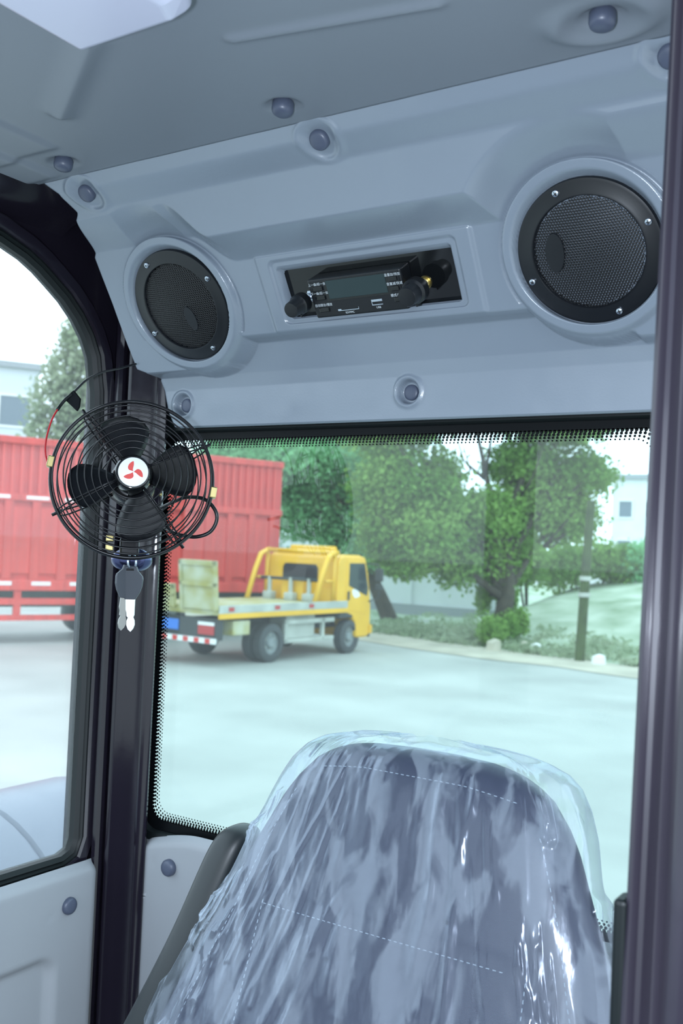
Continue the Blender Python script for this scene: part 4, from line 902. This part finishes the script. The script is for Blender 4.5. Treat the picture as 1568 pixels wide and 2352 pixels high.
# ---- yellow tow truck
tt = thing('tow_truck', 'yellow flatbed tow truck with raised loading ramps', 'truck', T(-13.08, 16.05, 0)@Rz(-0.03))
BW = 1.03
D = MB().box(-BW, BW, -1.50, 2.36, 1.00, 1.15).build('deck', M['yelworn'], tt)
MB().box(BW-0.02, BW+0.03, -1.50, 2.74, 0.93, 1.03, b=0.01).build('deck_rail', M['yellow'], tt)
MB().box(BW-0.02, BW+0.02, -1.50, 2.74, 1.03, 1.19, b=0.01).build('deck_side', M['grey'], tt)
for y in (-1.25, 0.15, 1.3): MB().box(BW+0.02, BW+0.026, y, y+0.16, 1.07, 1.15).build('side_reflector', M['redlamp'], tt)
for x0, x1, zt, tl in ((0.10, BW, 2.03, 0.05), (-BW, -0.05, 1.55, 0.3)):
    rm = T(0, -1.5, 1.10)@Rx(math.radians(6 if zt > 1.8 else 8))
    o = MB().box(x0, x1, -0.05, 0.0, 0, zt-1.10, M=rm, b=0.01).build('ramp', M['yelworn'], tt)
    f = MB(); f.box(x0, x0+0.07, -0.09, -0.04, 0, zt-1.1, M=rm); f.box(x1-0.07, x1, -0.09, -0.04, 0, zt-1.1, M=rm); f.box(x0, x1, -0.09, -0.04, (zt-1.1)*0.48, (zt-1.1)*0.56, M=rm); f.box(x0, x1, -0.09, -0.04, zt-1.1-0.09, zt-1.1, M=rm); f.build('ramp_frame', M['yelworn'], o)
MB().box(-BW, BW-0.05, -1.48, -1.30, 0.52, 0.92, b=0.01).build('rear_beam', M['chassis'], tt)
MB().box(-BW, BW-0.05, -1.53, -1.48, 0.46, 0.56).build('rear_bumper', M['tape'], tt)
for k in range(7): MB().box(-0.95+0.28*k, -0.82+0.28*k, -1.536, -1.53, 0.465, 0.555).build('bumper_stripe', M['redprint'], tt)
MB().box(-0.55, 0.0, -1.50, -1.482, 0.66, 0.86).build('number_plate', M['bluepl'], tt)
for x in (-0.92, 0.52): MB().box(x, x+0.40, -1.51, -1.48, 0.62, 0.80, b=0.01).build('tail_lamp', M['redlamp'], tt); MB().box(x, x+0.40, -1.512, -1.49, 0.80, 0.86).build('lamp_bar', M['tape'], tt)
MB().box(BW-0.35, BW-0.02, -1.05, -0.55, 0.60, 0.88, b=0.02).build('tool_case', M['yelworn'], tt)
MB().box(-0.45, 0.45, -1.3, 3.6, 0.55, 0.85).build('chassis', M['chassis'], tt)
s = MB(); s.box(BW-0.12, BW-0.05, 0.60, 2.35, 0.74, 0.84, b=0.01); s.box(BW-0.12, BW-0.05, 0.60, 2.35, 0.36, 0.44, b=0.01); s.box(BW-0.12, BW-0.05, 0.60, 0.70, 0.36, 0.84); s.box(BW-0.12, BW-0.05, 1.9, 1.98, 0.36, 0.84)
s.build('side_guard', M['grey'], tt)
MB().box(BW-0.6, BW-0.14, 0.75, 1.75, 0.42, 0.92, b=0.03).build('fuel_tank', M['grey'], tt)
for y, r in ((0.2, 0.39), (2.98, 0.375)):
    wheel(tt, BW-0.16, y, r, 0.24, 1); wheel(tt, -BW+0.16, y, r, 0.24, -1)
wheel(tt, BW-0.44, 0.2, 0.39, 0.22, 1)
MB().box(BW-0.42, BW-0.03, 2.50, 3.47, 0.80, 0.95, b=0.03).build('front_mudguard', M['chassis'], tt)
CS = -0.33
# cab: side profile extruded across
cp = [(2.70, 0.98), (2.70, 2.02), (2.78, 2.14), (2.95, 2.20), (3.55, 2.20), (3.78, 2.15), (3.92, 1.78), (4.03, 1.30), (4.07, 1.05), (4.08, 0.42), (3.95, 0.34), (3.52, 0.34), (3.46, 0.66), (3.30, 0.84), (2.98, 0.93)]
cbm = frame((0, CS, 0), (0, 1, 0), (0, 0, 1), (1, 0, 0))
cab = fixn(MB().prism(cp, -BW+0.02, BW-0.02, M=cbm).build('cab', M['yellow'], tt)); m_ = cab.modifiers.new('bevel', 'BEVEL'); m_.width = 0.05; m_.segments = 2; m_.limit_method = 'ANGLE'
MB().prism([(3.12, 2.02), (3.72, 2.02), (3.90, 1.45), (3.86, 1.28), (3.12, 1.52)], BW-0.03, BW-0.005, M=cbm).build('side_window', M['wglass'], cab)
MB().prism([(3.02, 2.10), (3.74, 2.10), (3.97, 1.25), (3.90, 1.10), (3.88, 0.86), (3.02, 1.0), ], BW-0.022, BW-0.012, M=cbm).build('door', M['yellow'], cab)
MB().box(BW-0.02, BW+0.015, 3.08+CS, 3.14+CS, 1.20, 1.40, b=0.01).build('door_handle', M['chassis'], cab)
s = MB(); s.prism([(3.25, 1.42), (3.40, 1.46), (3.52, 1.38), (3.58, 1.28), (3.40, 1.24), (3.30, 1.30)], BW-0.012, BW-0.008, M=cbm); s.build('door_decal', M['tape'], cab)
bw_ = [(-0.52, 1.64), (-0.46, 1.58), (0.40, 1.58), (0.46, 1.64), (0.46, 1.88), (0.40, 1.96), (-0.46, 1.96), (-0.52, 1.88)]
MB().prism(bw_, -2.705-CS, -2.685-CS, M=frame((0, 0, 0), (1, 0, 0), (0, 0, 1), (0, -1, 0))).build('rear_window', M['wglass'], cab)
MB().box(-BW+0.05, BW-0.05, 4.05+CS, 4.12+CS, 0.34, 0.55, b=0.02).build('front_bumper', M['chassis'], cab)
MB().box(BW-0.10, BW+0.02, 4.0+CS, 4.10+CS, 0.42, 0.62, b=0.02).build('corner_lamp', M['yellow'], cab)
MB().box(-0.55, 0.62, 2.60, 2.87, 2.20, 2.38, b=0.05).build('light_bar', M['yellow'], tt)
for x in (-0.95, 0.93):
    s = MB(); s.tube([(x, 1.65, 1.15), (x, 1.90, 1.8), (x, 2.08, 2.15), (x, 2.32, 2.24), (x, 2.42, 2.24)], 0.06, 8); s.tube([(x, 2.32, 1.15), (x, 2.32, 2.24)], 0.05, 8); s.tube([(x, 1.98, 1.62), (x, 2.32, 1.62)], 0.035, 6); s.build('rack_frame', M['yellow'], tt, smooth=True)
MB().tube([(-0.95, 2.3, 2.24), (0.93, 2.3, 2.24)], 0.05, 8).build('rack_crossbar', M['yellow'], tt, smooth=True)
for x in (-0.6, 0.0, 0.5):
    s = MB(); s.tube([(x, 2.0, 1.15), (x, 2.0, 1.65)], 0.05, 8); s.box(x-0.12, x+0.12, 1.9, 2.1, 1.15, 1.32, b=0.02); s.build('winch_post', M['grey'], tt, angle=40)
MB().tube([(-0.85, 2.0, 1.62), (0.85, 2.0, 1.62)], 0.035, 8).build('winch_bar', M['chassis'], tt, smooth=True)
MB().box(-0.35, 0.25, 2.10, 2.3, 1.15, 1.60, b=0.03).build('winch_case', M['yellow'], tt)
MB().box(-0.9, 0.9, 2.31, 2.35, 1.15, 1.45).build('headboard', M['yellow'], tt)
s = MB(); TC = T(0, CS, 0); s.tube([(BW-0.02, 3.80, 2.02), (BW+0.20, 3.98, 2.0), (BW+0.22, 4.0, 1.9)], 0.018, 6, M=TC); s.tube([(BW-0.02, 3.95, 1.15), (BW+0.20, 4.02, 1.25), (BW+0.22, 4.02, 1.45)], 0.018, 6, M=TC); s.tube([(BW+0.22, 4.0, 1.9), (BW+0.22, 4.02, 1.45)], 0.014, 6, M=TC); s.build('mirror_arm', M['chassis'], cab, smooth=True)
MB().box(BW+0.12, BW+0.32, 3.95, 4.03, 1.62, 1.92, b=0.02, M=TC).build('mirror', M['chassis'], cab); MB().box(BW+0.13, BW+0.31, 3.95, 4.02, 1.42, 1.56, b=0.02, M=TC).build('mirror', M['chassis'], cab)
